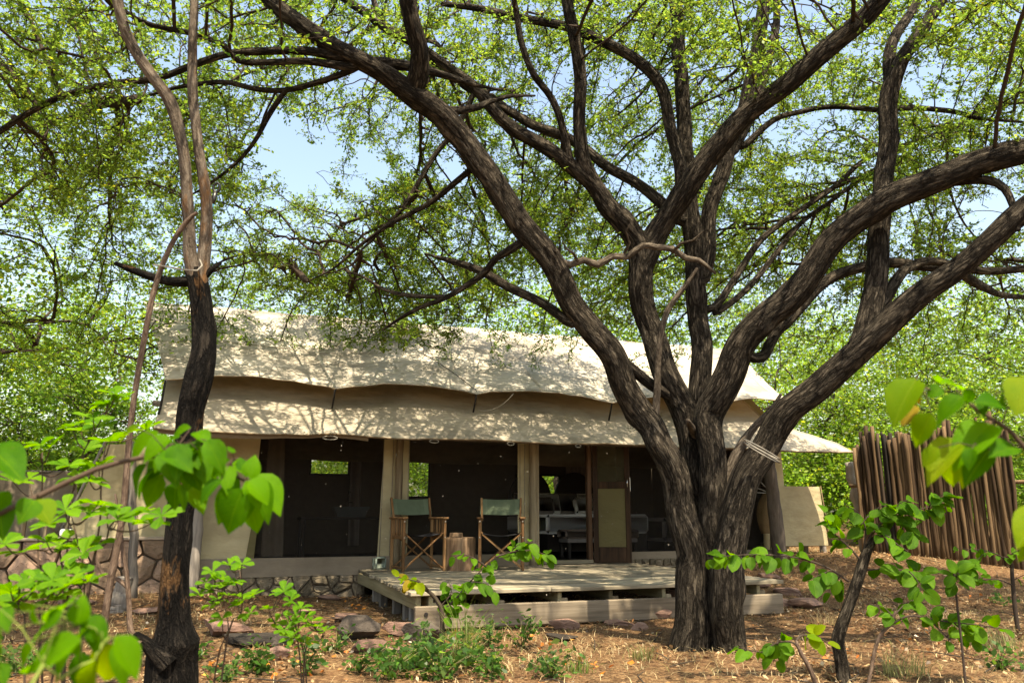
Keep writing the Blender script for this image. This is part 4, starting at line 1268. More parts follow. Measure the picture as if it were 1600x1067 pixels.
# --- the big tree: traced limbs (px, py, width px), distance at start and end
LIMBS = [
 ('trunk', [(1078, 1012, 96), (1084, 960, 84), (1084, 900, 76), (1080, 850, 74), (1066, 790, 70), (1042, 712, 62), (1002, 642, 58), (962, 582, 55), (922, 512, 53), (880, 440, 53), (832, 378, 52), (782, 302, 50), (737, 232, 49), (692, 182, 49), (645, 148, 48), (592, 112, 40), (540, 84, 37), (488, 54, 35), (430, 6, 31), (385, -50, 28), (330, -110, 22)], 6.75, 5.7),
 ('trunk', [(1128, 1012, 92), (1122, 940, 84), (1114, 860, 74), (1110, 780, 64), (1106, 700, 62), (1110, 640, 66), (1124, 602, 66), (1152, 560, 60), (1192, 508, 57), (1242, 448, 54), (1292, 390, 52), (1342, 344, 52), (1392, 308, 52), (1442, 284, 50), (1500, 264, 48), (1560, 242, 47), (1640, 222, 44), (1730, 190, 38), (1800, 140, 30)], 6.75, 5.6),
 ('trunk', [(1142, 1005, 70), (1140, 920, 78), (1148, 830, 76), (1168, 760, 68), (1192, 700, 62), (1232, 648, 58), (1284, 598, 55), (1342, 545, 52), (1402, 498, 49), (1462, 448, 45), (1522, 398, 42), (1574, 352, 41), (1640, 300, 38), (1730, 210, 32), (1800, 110, 24)], 6.6, 5.5),
 ('trunk', [(1108, 920, 60), (1094, 780, 60), (1078, 690, 60), (1060, 636, 58), (1040, 580, 55), (1021, 520, 52), (1006, 455, 52), (998, 405, 50), (984, 368, 43), (960, 330, 40), (930, 290, 37), (898, 264, 33), (850, 230, 30), (790, 190, 26), (742, 142, 24), (702, 108, 20), (660, 78, 18), (600, 40, 16), (550, 8, 13), (480, -40, 10)], 6.95, 6.6),
 ('trunk', [(1120, 900, 56), (1104, 760, 50), (1098, 680, 46), (1096, 600, 44), (1090, 500, 43), (1085, 420, 42), (1080, 350, 40), (1076, 290, 32), (1069, 200, 30), (1063, 120, 28), (1060, 50, 26), (1057, -20, 24), (1050, -100, 18)], 7.05, 7.3),
 ('limb', [(646, 146, 42), (650, 110, 38), (651, 76, 36), (645, 40, 34), (639, -14, 33), (628, -80, 28), (600, -160, 20)], 6.0, 5.4),
 ('limb', [(1002, 420, 48), (1040, 350, 44), (1066, 310, 45), (1090, 272, 45), (1120, 232, 43), (1160, 186, 41), (1202, 152, 39), (1252, 114, 37), (1302, 74, 35), (1350, 24, 33), (1396, -24, 31), (1460, -100, 24)], 6.85, 5.9),
 ('limb', [(934, 298, 30), (914, 250, 28), (906, 190, 26), (905, 130, 26), (898, 70, 24), (884, -10, 22), (870, -80, 17)], 6.8, 6.3),
 ('limb', [(892, 262, 15), (881, 204, 15), (861, 154, 14), (834, 116, 14), (812, 64, 13), (806, 16, 12), (796, -40, 10)], 6.75, 6.2),
 ('limb', [(1066, 345, 24), (1004, 294, 22), (952, 263, 22), (926, 240, 21), (878, 210, 20), (824, 192, 19), (768, 160, 17), (716, 128, 15), (680, 98, 13), (640, 62, 11), (590, 30, 9)], 7.2, 7.4),
 ('limb', [(1066, 300, 24), (1054, 230, 22), (1036, 142, 22), (1010, 106, 21), (962, 76, 20), (900, 45, 18), (830, 32, 16), (760, 16, 14), (690, 6, 10)], 7.2, 7.0),
 ('limb', [(1094, 440, 34), (1106, 372, 32), (1120, 292, 30), (1142, 218, 30), (1166, 160, 28), (1182, 100, 26), (1190, 40, 25), (1194, -14, 23), (1200, -90, 16)], 7.1, 7.6),
 ('limb', [(1144, 240, 18), (1180, 170, 17), (1204, 90, 15), (1214, 30, 13), (1216, -30, 10)], 7.3, 7.9),
 ('limb', [(1338, 552, 46), (1362, 486, 43), (1368, 420, 40), (1372, 350, 38), (1380, 280, 34), (1386, 200, 32), (1392, 140, 32), (1408, 92, 26), (1434, 56, 24), (1462, 18, 21), (1490, -30, 17), (1530, -100, 12)], 6.0, 6.4),
 ('limb', [(1392, 150, 24), (1390, 92, 21), (1404, 50, 18), (1424, 18, 16), (1445, -20, 13), (1470, -80, 9)], 6.3, 6.8),
 ('limb', [(1376, 480, 24), (1400, 440, 22), (1418, 420, 20), (1450, 408, 16), (1500, 414, 13)], 6.0, 6.5),
 ('limb', [(1190, 560, 18), (1212, 520, 20), (1242, 488, 20), (1282, 450, 20), (1332, 420, 20), (1400, 411, 20), (1470, 417, 18), (1540, 424, 15), (1620, 418, 12), (1700, 400, 8)], 6.9, 7.5),
 ('limb', [(1490, 420, 12), (1530, 446, 12), (1570, 462, 10), (1640, 466, 7)], 7.2, 7.4),
 ('limb', [(1404, 318, 18), (1440, 298, 17), (1490, 286, 16), (1540, 284, 15), (1568, 296, 13), (1584, 330, 11), (1590, 360, 7)], 5.9, 5.6),
 ('limb', [(892, 506, 18), (842, 472, 20), (792, 447, 20), (752, 424, 18), (712, 411, 13), (690, 404, 9), (664, 396, 4)], 6.5, 7.0),
 ('limb', [(800, 388, 16), (772, 404, 15), (752, 430, 14), (702, 464, 11), (652, 482, 9), (620, 500, 7), (596, 516, 4)], 6.3, 7.0),
 ('limb', [(702, 464, 8), (640, 462, 8), (600, 452, 7), (566, 432, 5), (540, 424, 3)], 6.8, 7.2),
 ('limb', [(752, 250, 13), (719, 278, 12), (672, 318, 11), (610, 350, 9), (560, 386, 7), (520, 420, 5), (480, 440, 3)], 6.2, 7.2),
 ('limb', [(738, 150, 12), (712, 204, 12), (684, 238, 12), (658, 278, 11), (630, 324, 9), (596, 360, 7), (556, 400, 4)], 6.3, 7.4),
 ('limb', [(648, 150, 20), (690, 172, 18), (740, 168, 15), (768, 158, 11), (800, 150, 8), (836, 150, 4)], 6.0, 6.5),
 ('limb', [(590, 100, 24), (640, 104, 20), (700, 118, 14), (740, 132, 9), (776, 140, 4)], 5.9, 6.4),
 ('limb', [(548, 92, 20), (490, 80, 17), (430, 78, 15), (362, 82, 14), (300, 102, 13), (248, 122, 12), (190, 130, 12), (140, 140, 11), (82, 158, 11), (0, 206, 10), (-80, 260, 7)], 5.8, 5.6),
 ('limb', [(552, 106, 16), (480, 96, 14), (420, 98, 13), (372, 95, 12), (348, 70, 11), (290, 52, 10), (240, 40, 9), (200, 20, 8), (160, -20, 6)], 5.8, 5.2),
 ('limb', [(560, 104, 13), (500, 128, 12), (447, 141, 11), (400, 140, 10), (345, 130, 9), (276, 138, 7), (200, 160, 4)], 5.8, 6.2),
 ('limb', [(447, 141, 9), (420, 180, 9), (398, 220, 8), (370, 254, 7), (325, 290, 5), (290, 310, 3)], 6.0, 6.4),
 ('limb', [(934, 536, 22), (980, 572, 23), (1020, 603, 23), (1050, 622, 22)], 6.75, 6.95),
 ('limb', [(1115, 480, 14), (1150, 432, 14), (1204, 360, 12), (1296, 298, 10), (1354, 250, 8), (1430, 220, 7), (1490, 202, 4)], 7.2, 8.2),
 ('limb', [(1118, 490, 12), (1180, 440, 12), (1242, 358, 10), (1314, 304, 8), (1360, 268, 6), (1420, 240, 4)], 7.2, 8.4),
 ('limb', [(1160, 230, 12), (1210, 188, 11), (1250, 175, 10), (1296, 168, 10), (1376, 172, 10), (1420, 170, 10), (1490, 174, 9), (1530, 186, 7), (1610, 192, 4)], 7.4, 7.4),
 ('dead', [(850, 418, 8), (872, 408, 13), (892, 414, 15), (912, 406, 14), (934, 412, 15), (958, 399, 13), (980, 400, 13), (1004, 384, 11), (1026, 388, 12), (1050, 392, 13), (1072, 406, 11), (1092, 408, 9), (1118, 428, 5)], 6.2, 6.4),
 ('dead', [(905, 412, 8), (896, 396, 6), (884, 388, 4), (878, 376, 2)], 6.2, 6.2),
 ('dead', [(975, 398, 7), (984, 380, 6), (978, 362, 4), (986, 348, 2)], 6.2, 6.2),
 ('dead', [(1050, 394, 7), (1064, 380, 5), (1082, 376, 3), (1098, 362, 2)], 6.2, 6.2),
 ('dead', [(1022, 664, 16), (1026, 600, 14), (1031, 540, 12), (1042, 488, 12), (1072, 448, 10), (1090, 420, 6)], 6.5, 6.6),
 ('dead', [(1092, 700, 30), (1082, 672, 20), (1076, 655, 9)], 6.55, 6.5),
 ('dead', [(1130, 760, 22), (1150, 710, 22), (1172, 676, 16), (1206, 640, 10), (1220, 616, 6)], 6.75, 6.85),
]
BT = hit(1100, 996)
big = empty('big_tree', BT)
tag(big, 'big many-stemmed tree with rugged grey bark spreading over the tent', 'tree')
nodes, par, nrad = [], [], []
CENT = []                          # centre line samples: px, py, distance, radius
def proj0(p):
    z = p[2] - CAM_Z; dep = p[1] * math.cos(PITCH) + z * math.sin(PITCH)
    return 800 + FPX * p[0] / dep, 533.5 - FPX * (-p[1] * math.sin(PITCH) + z * math.cos(PITCH)) / dep
for li, (kind, pts, d0, d1) in enumerate(LIMBS):
    n = len(pts)
    wp = []; wr = []
    for i, (px, py, w) in enumerate(pts):
        k = i / (n - 1)
        d = d0 + (d1 - d0) * k
        if kind == 'trunk': d = d0 + (d1 - d0) * max(0, (k - 0.2) / 0.8) + (0.12 * math.sin(6 * k) if k > 0.25 else 0)
        q = P(px, py, d); wp.append(q)
        wr.append(0.5 * w * (q - cam.location).length / FPX * ((0.69 - 0.10 * sst(560, 760, py)) if kind == 'trunk' else 0.73))
    if kind != 'trunk':            # grow out of the nearest older limb
        px, py, w = pts[0]
        best = min(CENT, key=lambda c: (c[0] - px) ** 2 + (c[1] - py) ** 2)
        d0 = best[2]
        wp = [P(px_, py_, d0 + (d1 - d0) * i / (n - 1)) for i, (px_, py_, w_) in enumerate(pts)]
        if math.hypot(best[0] - px, best[1] - py) > 4:
            wp = [P(best[0], best[1], d0)] + wp; wr = [min(wr[0] * 0.85, best[3] * 0.7)] + wr
        else: wr[0] = min(wr[0], best[3] * 0.8)
        if kind == 'limb':
            wr[0] = min(wr[0] * 1.3, best[3] * 0.9); wr[1] = min(wr[1] * 1.15, best[3] * 0.95)
    else:
        wp = [wp[0] + Vector((0, 0.02, -0.35))] + wp; wr = [wr[0]] + wr
    bigl = max(wr) > 0.09
    mt = M['deadwood'] if kind == 'dead' else M['bark']
    o, c_, r_ = bark_tube('trunk' if kind == 'trunk' else ('dead_branch' if kind == 'dead' else 'branch'), wp, wr, mt, big, 0,
                          0.045 if bigl else 0.06, 40 if kind == 'trunk' else (26 if bigl else 12), 0.085 if kind != 'limb' or bigl else 0.04, 0.11 if kind != 'dead' else 0.22, li * 1.37, 0.07 if kind == 'trunk' else 0.0, BT)
    for i in range(0, len(c_), 2): CENT.append((*proj0(c_[i]), c_[i][1], r_[i]))
    if kind != 'dead':
        prev = -1
        for i in range(0, len(c_), 3):
            if r_[i] > 0.13 or c_[i][2] < 2.3: continue
            nodes.append(tuple(c_[i])); par.append(prev); nrad.append(r_[i]); prev = len(nodes) - 1
rope = MB()
for k, dy in enumerate((0, 5)):
    ctr = P(1190, 702 + dy, 6.22); r_ = 0.150
    ax = (P(1232, 648, 6.2) - P(1168, 760, 6.3)).normalized()
    x = ax.cross(Vector((0, 1, 0))).normalized(); y = ax.cross(x)
    rope.tube([ctr + (x * math.cos(a) + y * math.sin(a)) * r_ * (1.0 + 0.015 * math.sin(3 * a)) for a in np.linspace(0, 2 * PI, 25)], 0.0055, 5, False)
ro = rope.build('rope', M['rope'], None, True); tag(ro, 'pale rope wound round the right leaning stem of the big tree', 'rope')

# attractors of the crown
rg = np.random.default_rng(5)
GAPS = [(470, 245, 75, 60), (560, 275, 50, 50), (705, 262, 22, 28), (250, 236, 28, 20), (165, 110, 35, 20), (1535, 320, 75, 38), (1235, 215, 35, 22), (1415, 110, 50, 35), (1470, 140, 55, 35), (1300, 190, 30, 20), (430, 195, 30, 25), (400, 480, 60, 14), (200, 515, 40, 40), (1250, 265, 25, 18), (60, 300, 18, 14), (1560, 130, 25, 20), (640, 250, 20, 18), (300, 30, 20, 20)]
cp_, sp_ = math.cos(PITCH), math.sin(PITCH)
def project(p):
    x, y, z = p[0], p[1], p[2] - CAM_Z
    dep = y * cp_ + z * sp_
    if dep < 0.1: return None
    return 800 + FPX * x / dep, 533.5 - FPX * (-y * sp_ + z * cp_) / dep
att = []
while len(att) < 30000:
    x = rg.uniform(-7.5, 8.5); y = rg.uniform(2.6, 12.0)
    rr_ = math.hypot((x - 0.6) / 7.6, (y - 7.0) / 5.2)
    if rr_ > 1: continue
    zl = 5.15 - 1.7 * rr_ ** 2 - 0.5 * sst(7.5, 10, y); zh = 8.2 - 2.6 * rr_ ** 2
    z = rg.uniform(zl, zh)
    cl = mnoise.noise(Vector((x * 0.75, y * 0.75, z * 1.3 + 4)))
    if cl < -0.05 and rg.random() < 0.8: continue
    pr = project((x, y, z))
    if pr:
        bad = False
        for (gx_, gy_, gw, gh) in GAPS:
            if ((pr[0] - gx_) / gw) ** 2 + ((pr[1] - gy_) / gh) ** 2 < 1:
                bad = rg.random() < 0.93; break
        if bad: continue
    att.append((x, y, z))
def blob(px, py, d, rx, ry, rd, n):
    for _ in range(n):
        v = rg.normal(0, 0.5, 3)
        if np.linalg.norm(v) > 1: continue
        att.append(tuple(P(px + v[0] * rx, py + v[1] * ry, d + v[2] * rd)))
blob(520, 400, 8.0, 150, 70, 0.8, 1755)
blob(620, 500, 8.4, 130, 50, 0.5, 1254)
blob(740, 440, 8.2, 90, 70, 0.7, 668)
blob(560, 455, 8.6, 170, 40, 0.5, 919)
blob(640, 330, 8.0, 110, 60, 0.8, 1003)
blob(830, 330, 8.2, 120, 80, 0.9, 572)
blob(950, 450, 8.2, 100, 70, 0.8, 330)
blob(1180, 330, 8.4, 120, 120, 1.0, 924)
blob(1280, 420, 8.6, 130, 70, 1.0, 440)
blob(1480, 250, 7.6, 130, 90, 1.0, 572)
blob(1500, 400, 8.0, 120, 50, 1.0, 396)
blob(150, 230, 6.6, 170, 110, 1.0, 924)
blob(330, 200, 6.6, 70, 120, 0.9, 352)
blob(100, 80, 5.8, 200, 100, 1.2, 660)
for _ in range(2600):  # extra foliage above the roof, added to shade it
    v = rg.normal(0, 0.5, 3)
    if np.linalg.norm(v) < 1: att.append((1.6 + 3.6 * v[0], 9.3 + 1.3 * v[1], 6.6 + 1.0 * v[2]))
pts_, par_ = colonize(nodes, par, att, 1.5, 0.15, 0.11, 110, random.Random(4), 0.10)
n0 = len(nodes)
rad_, kids_ = pipe_radii(par_, n0)
ii = np.arange(n0, len(pts_))
pa = par_[ii]
ra = np.minimum(rad_[pa], np.where(pa < n0, np.minimum(np.array(nrad + [1] * (len(pts_) - n0))[pa], rad_[ii] * 1.5), 1.0))
V_, F_ = edge_prisms(pts_[pa] - np.array(BT), pts_[ii] - np.array(BT), ra, rad_[ii], 5)
tw = link('twigs', np_mesh('twigs', V_, F_), M['twig'], big); tw['kind'] = 'stuff'
fine = ii[rad_[ii] < 0.0085]
ctr = pts_[fine]; cdir = unit(pts_[fine] - pts_[par_[fine]])
# leafless patches, then thinning of the unseen crown for sunlight
keep = np.array([mnoise.noise(Vector((p[0] * 0.9, p[1] * 0.9, p[2] * 0.9 + 30))) > -0.20 for p in ctr])
for i in range(len(ctr)):
    if not keep[i]: continue
    pr = project(ctr[i])
    if (pr is None or pr[1] < -40) and rg.random() < (0.95 if ctr[i][1] < 5.5 else 0.85): keep[i] = False  # leaves above the view dropped so more sun reaches the ground
ctr = ctr[keep]; cdir = cdir[keep]
cf = green_mix((0.108, 0.182, 0.022), 0.38, 0.09, rg)
# short leafy twiglets: leaves sit along them in sprays
KT, KL = 4, 8
m_ = len(ctr) * KT
tdir = np.repeat(cdir, KT, axis=0) * 0.6 + rg.normal(0, 0.75, (m_, 3)); tdir[:, 2] *= 0.7; tdir = unit(tdir)
tlen = rg.uniform(0.06, 0.19, m_)
t0_ = np.repeat(ctr, KT, axis=0) - np.array(BT); t1_ = t0_ + tdir * tlen[:, None]
V_, F_ = edge_prisms(t0_, t1_, np.full(m_, 0.0022), np.full(m_, 0.0012), 3)
o = link('twiglets', np_mesh('twiglets', V_, F_), M['twig'], big); o['kind'] = 'stuff'
fr = np.tile(np.linspace(0.25, 1.05, KL), m_) + rg.uniform(-0.08, 0.08, m_ * KL)
lpos = np.repeat(t0_, KL, axis=0) + np.repeat(tdir * tlen[:, None], KL, axis=0) * fr[:, None] + rg.normal(0, 0.004, (m_ * KL, 3))
lax = rg.normal(0, 0.8, (m_ * KL, 3)) + np.repeat(tdir, KL, axis=0) * 0.7; lax[:, 2] = lax[:, 2] * 0.7 - 0.08; lax = unit(lax)
lnr = rg.normal(0, 0.5, (m_ * KL, 3)); lnr[:, 2] += 1.0; lnr = unit(lnr - lax * (lnr * lax).sum(1)[:, None])
vig = np.repeat(rg.uniform(0.7, 1.25, len(ctr)), KT * KL)
lL = rg.uniform(0.026, 0.050, m_ * KL) * vig
lc = cf(m_ * KL, lpos) * np.repeat(rg.uniform(0.75, 1.3, len(ctr)), KT * KL)[:, None]
V_, F_, C_ = kite_leaves(lpos, lax, lnr, lL, lL * rg.uniform(0.45, 0.65, m_ * KL), lc)
crown = link('crown', np_mesh('crown', V_, F_, C_), M['crown'], big); crown['kind'] = 'stuff'

# --- the charred two-stemmed tree at left
CB = hit(262, 1090)
ct = empty('charred_tree', CB)
tag(ct, 'slender two-stemmed tree with fire-blackened trunk left of the deck', 'tree')
def limb_px(name, pts, d0, d1, mat, parent, org, seed, seg=18, ridge=0.06, lump=0.16, step=0.04, flare=0.0):
    n = len(pts); wp = []; wr = []
    for i, (px, py, w) in enumerate(pts):
        q = P(px, py, d0 + (d1 - d0) * i / (n - 1)); wp.append(q)
        wr.append(0.5 * w * (q - cam.location).length / FPX * 0.78)
    return bark_tube(name, wp, wr, mat, parent, 0, step, seg, ridge, lump, seed, flare, org)
D0 = CB.y
limb_px('trunk', [(258, 1130, 92), (262, 1070, 84), (264, 1030, 76), (272, 985, 56), (279, 900, 47), (283, 830, 43), (289, 770, 41), (298, 700, 43), (301, 640, 41), (311, 588, 46), (322, 540, 40), (319, 480, 38), (313, 445, 37), (306, 420, 34)], D0, D0 - 0.1, M['char'], ct, CB, 2.2, 26, 0.08, 0.22)
_, cA, rA = limb_px('limb', [(306, 440, 28), (298, 405, 25), (296, 360, 22), (291, 300, 20), (281, 220, 20), (268, 160, 22), (246, 126, 20), (216, 86, 19), (198, 50, 18), (186, 0, 18), (176, -60, 15), (160, -140, 10)], D0 - 0.1, D0 - 0.5, M['smooth_bark'], ct, CB, 5.1, 18, 0.03, 0.12)
_, cB_, rB = limb_px('limb', [(313, 445, 26), (318, 400, 24), (321, 350, 22), (321, 310, 20), (314, 250, 18), (306, 190, 17), (300, 140, 18), (299, 60, 15), (303, 0, 14), (300, -60, 12), (310, -140, 8)], D0 - 0.1, D0 - 0.2, M['smooth_bark'], ct, CB, 7.7, 18, 0.03, 0.12)
limb_px('dead_branch', [(300, 440, 20), (266, 440, 16), (236, 432, 14), (206, 421, 12), (180, 411, 7)], D0 - 0.1, D0 - 0.2, M['char'], ct, CB, 9.3, 12, 0.06, 0.2)
limb_px('dead_branch', [(318, 434, 14), (332, 420, 11), (346, 411, 4)], D0 - 0.1, D0 - 0.1, M['char'], ct, CB, 10.3, 10, 0.06, 0.2)
limb_px('dead_branch', [(262, 1040, 40), (240, 1014, 26), (226, 1000, 17), (214, 992, 14)], D0 - 0.1, D0 - 0.15, M['char'], ct, CB, 11.3, 12, 0.1, 0.25)
limb_px('side_shoot', [(222, 1004, 12), (204, 985, 10), (202, 940, 9), (198, 895, 8), (190, 850, 8), (184, 800, 6), (180, 772, 3)], D0 - 0.15, D0 - 0.1, M['stick'], ct, CB, 12.3, 8, 0.03, 0.1)
limb_px('side_shoot', [(200, 918, 7), (184, 905, 7), (160, 896, 6), (152, 880, 5), (150, 860, 3)], D0 - 0.12, D0 - 0.1, M['stick'], ct, CB, 13.3, 8, 0.03, 0.1)
nd, pr_ = [], []
for cc in (cA[len(cA) // 2:], cB_[len(cB_) // 2:]):
    pv = -1
    for i in range(0, len(cc), 4): nd.append(tuple(cc[i])); pr_.append(pv); pv = len(nd) - 1
top = np.array(P(230, -90, D0 - 0.3))
at2 = [tuple(top + np.clip(rg.normal(0, 0.55, 3), -1.2, 1.2) * np.array([1.4, 1.2, 0.8]) + np.array([0, 0, 0.35])) for _ in range(420)]
pts2, par2 = colonize(nd, pr_, at2, 1.4, 0.2, 0.13, 50, random.Random(8))
rad2, _ = pipe_radii(par2, len(nd)); i2 = np.arange(len(nd), len(pts2))
V_, F_ = edge_prisms(pts2[par2[i2]] - np.array(CB), pts2[i2] - np.array(CB), np.minimum(rad2[par2[i2]], rad2[i2] * 1.6), rad2[i2], 5)
o = link('twigs', np_mesh('twigs', V_, F_), M['twig'], ct); o['kind'] = 'stuff'
V_, F_, C_ = leaf_whorls(pts2[i2] - np.array(CB), 6, (0.04, 0.07), rg, green_mix((0.09, 0.17, 0.018), 0.35, 0.15, rg), 0.03)
o = link('crown', np_mesh('crown', V_, F_, C_), M['crown'], ct); o['kind'] = 'stuff'

st = empty('leaning_stick', P(160, 985, D0 - 0.35)); tag(st, 'long bare brown stick leaning up against the charred tree', 'stick')
limb_px('stick_shaft', [(308, 332, 6), (292, 346, 9), (268, 384, 9), (242, 450, 10), (222, 540, 10), (208, 640, 10), (198, 740, 11), (190, 810, 11), (176, 890, 12), (162, 985, 12), (156, 1030, 11)], D0 - 0.42, D0 - 0.3, M['stick'], st, st.location, 3.9, 10, 0.02, 0.06)
rp2 = MB()
rp2.tube([P(240, 414, D0 - 0.45), P(262, 417, D0 - 0.38), P(290, 422, D0 - 0.27), P(308, 423, D0 - 0.27), P(316, 415, D0 - 0.22), P(312, 406, D0 - 0.15)], 0.005, 6)
o = rp2.build('cord', M['rope'], None, True); tag(o, 'grey cord tying the leaning stick to the charred tree', 'cord')
cl = empty('hanging_clip', P(338, 300, D0 - 0.1)); tag(cl, 'small black and blue clip hanging beside the charred tree', 'clip')
b = MB(); b.tube([Vector((0.022 * math.cos(a), 0, 0.03 + 0.03 * math.sin(a))) for a in np.linspace(0, 2 * PI, 17)], 0.008, 6, False); b.build('ring', M['plastic_black'], cl, True)
b = MB(); b.tube([(-0.005, 0, 0.0), (-0.012, 0, -0.05), (-0.02, 0, -0.09)], [0.014, 0.016, 0.01], 8); b.build('hook', M['plastic_black'], cl, True)
b = MB(); b.tube([(-0.02, 0, -0.085), (-0.026, 0, -0.13)], [0.013, 0.012], 8); b.build('grip', M['plastic_blue'], cl, True)
lb = empty('hanging_bulb', P(697, 500, 8.3)); tag(lb, 'clear glass bulb hanging from the tree before the roof', 'bulb')
t = NT('clear_glass')
M['glass'] = t.finish(t.n('MixShader', {0: 0.25, 1: t.n('BsdfTransparent', {'Color': (0.93, 0.95, 0.93, 1)}).outputs[0], 2: t.n('BsdfGlossy', {'Color': (0.9, 0.9, 0.9, 1), 'Roughness': 0.08}).outputs[0]}).outputs[0])
b = MB(); b.tube([(0, 0, -0.10), (0, 0, -0.085), (0, 0, -0.04), (0, 0, 0.02), (0, 0, 0.07), (0, 0, 0.09)], [0.01, 0.04, 0.055, 0.035, 0.018, 0.015], 14); b.build('glass', M['glass'], lb, True)
b = MB(); b.tube([(0, 0, 0.088), (0, 0, 0.12)], 0.018, 10); b.tube([(0, 0, 0.12), (0, 0, 0.40)], 0.003, 5); b.build('cap_and_wire', M['plastic_black'], lb, True)

# --- trees and bushes of the background
def bush_tree(name, label, cat, base, h, rad, seed, leafcol, nclump=40, per=170, leaf=(0.06, 0.10), flat=0.45, trunk_r=0.11, low=0.35, stems=1, yellow=0.15, lean=(0, 0), var=0.4, group=None, barkm=None):
    r = random.Random(seed); g = np.random.default_rng(seed)
    base = Vector(base)
    th = empty(name, base); tag(th, label, cat, group)
    cl_ = []
    for k in range(nclump):
        a = r.uniform(0, 2 * PI); rr = rad * math.sqrt(r.uniform(0.02, 1))
        zt = low + (1 - low) * r.random() ** 0.8
        dome = math.sqrt(max(0.05, 1 - (rr / rad) ** 2 * 0.8))
        z = h * (low + (zt - low) * dome)
        cl_.append(Vector((math.cos(a) * rr + lean[0] * z, math.sin(a) * rr + lean[1] * z, z)))
    mbs = []
    tb = MB(); starts = []
    for s_ in range(stems):
        a = r.uniform(0, 2 * PI); sp = 0.0 if stems == 1 else 0.12 * h
        q = [Vector((0.06 * s_, 0.04 * s_, -0.15))]
        for i in range(1, 6):
            k = i / 5
            q.append(Vector((math.cos(a) * sp * k + r.uniform(-0.05, 0.05) * h * k + lean[0] * h * low * k, math.sin(a) * sp * k + r.uniform(-0.05, 0.05) * h * k + lean[1] * h * low * k, h * low * 1.05 * k)))
        tb.tube(q, [trunk_r * (1.25 - 0.6 * i / 5) / (1 if stems == 1 else 1.5) for i in range(6)], 9, True, 0.06, r)
        starts.append(q)
    tb.build('trunk', barkm or M['twig'], th, True)
    bb = MB()
    net = [p for q in starts for p in q[2:]]
    hub = starts[0][-1]
    for c in sorted(cl_, key=lambda c: (c - hub).length):
        s0 = min(net, key=lambda p: (p - c).length + 0.25 * max(0, p.z - c.z))
        L = (c - s0).length
        m1 = s0.lerp(c, 0.5) + Vector((r.uniform(-0.14, 0.14), r.uniform(-0.14, 0.14), r.uniform(-0.05, 0.16))) * L
        thick = trunk_r * max(0.10, 0.42 - 0.34 * (c - hub).length / (rad * 1.1))
        pts_b = [s0, s0.lerp(m1, 0.55) + Vector((r.uniform(-0.04, 0.04), 0, 0.05)) * L, m1, m1.lerp(c, 0.6) + Vector((0, r.uniform(-0.04, 0.04), -0.02)) * L, c]
        bb.tube(pts_b, [thick, thick * 0.85, thick * 0.75, thick * 0.6, thick * 0.45], 5, False, 0, r)
        net += [m1, c]
        for _ in range(5):
            e = c + Vector((r.gauss(0, 0.3), r.gauss(0, 0.3), r.gauss(0, 0.14))) * rad * 0.45
            bb.tube([m1.lerp(c, r.uniform(0.4, 1)), c.lerp(e, 0.6) + Vector((0, 0, 0.03)), e], [trunk_r * 0.08, trunk_r * 0.05, trunk_r * 0.025], 4, False, 0, r)
    bo_ = bb.build('branches', M['twig'], th, True)
    ca = np.array([tuple(c) for c in cl_])
    # each clump: sub-sprays
    per = int(per * (1.7 if 'tree' in name else 1.15))
    sub = np.repeat(ca, 9, axis=0) + g.normal(0, 1, (len(ca) * 9, 3)) * np.array([0.24, 0.24, 0.24 * flat]) * rad
    pos = np.repeat(sub, per // 9, axis=0)
    pos = pos + g.normal(0, 1, pos.shape) * np.array([0.085, 0.085, 0.045]) * rad ** 0.5 * 1.3
    okz = pos[:, 2] > 0.05
    pos = pos[okz]
    n = len(pos)
    ax = unit(g.normal(0, 1, (n, 3)) * np.array([1, 1, 0.6]))
    nr = g.normal(0, 0.6, (n, 3)); nr[:, 2] += 0.9
    nr = unit(nr - ax * (nr * ax).sum(1)[:, None])
    L = g.uniform(leaf[0] * 0.7, leaf[1] * 1.1, n)
    tone = np.repeat(g.uniform(0.6, 1.35, (len(sub), 1)) * np.repeat(g.uniform(0.75, 1.25, (len(ca), 1)), 9, axis=0), per // 9, axis=0)[okz]
    V_, F_, C_ = kite_leaves(pos, ax, nr, L, L * g.uniform(0.5, 0.75, n), green_mix(leafcol, var, yellow, g)(n, pos) * tone)
    o = link('crown', np_mesh('crown', V_, F_, C_), M['crown'], th); o['kind'] = 'stuff'
    return th
G1 = (0.10, 0.19, 0.018); G2 = (0.075, 0.15, 0.014); G3 = (0.125, 0.215, 0.022)
BG = 'trees and bushes behind the tent'
def at(px, d): q = P(px, 700, d); return on_ground(q.x, q.y)
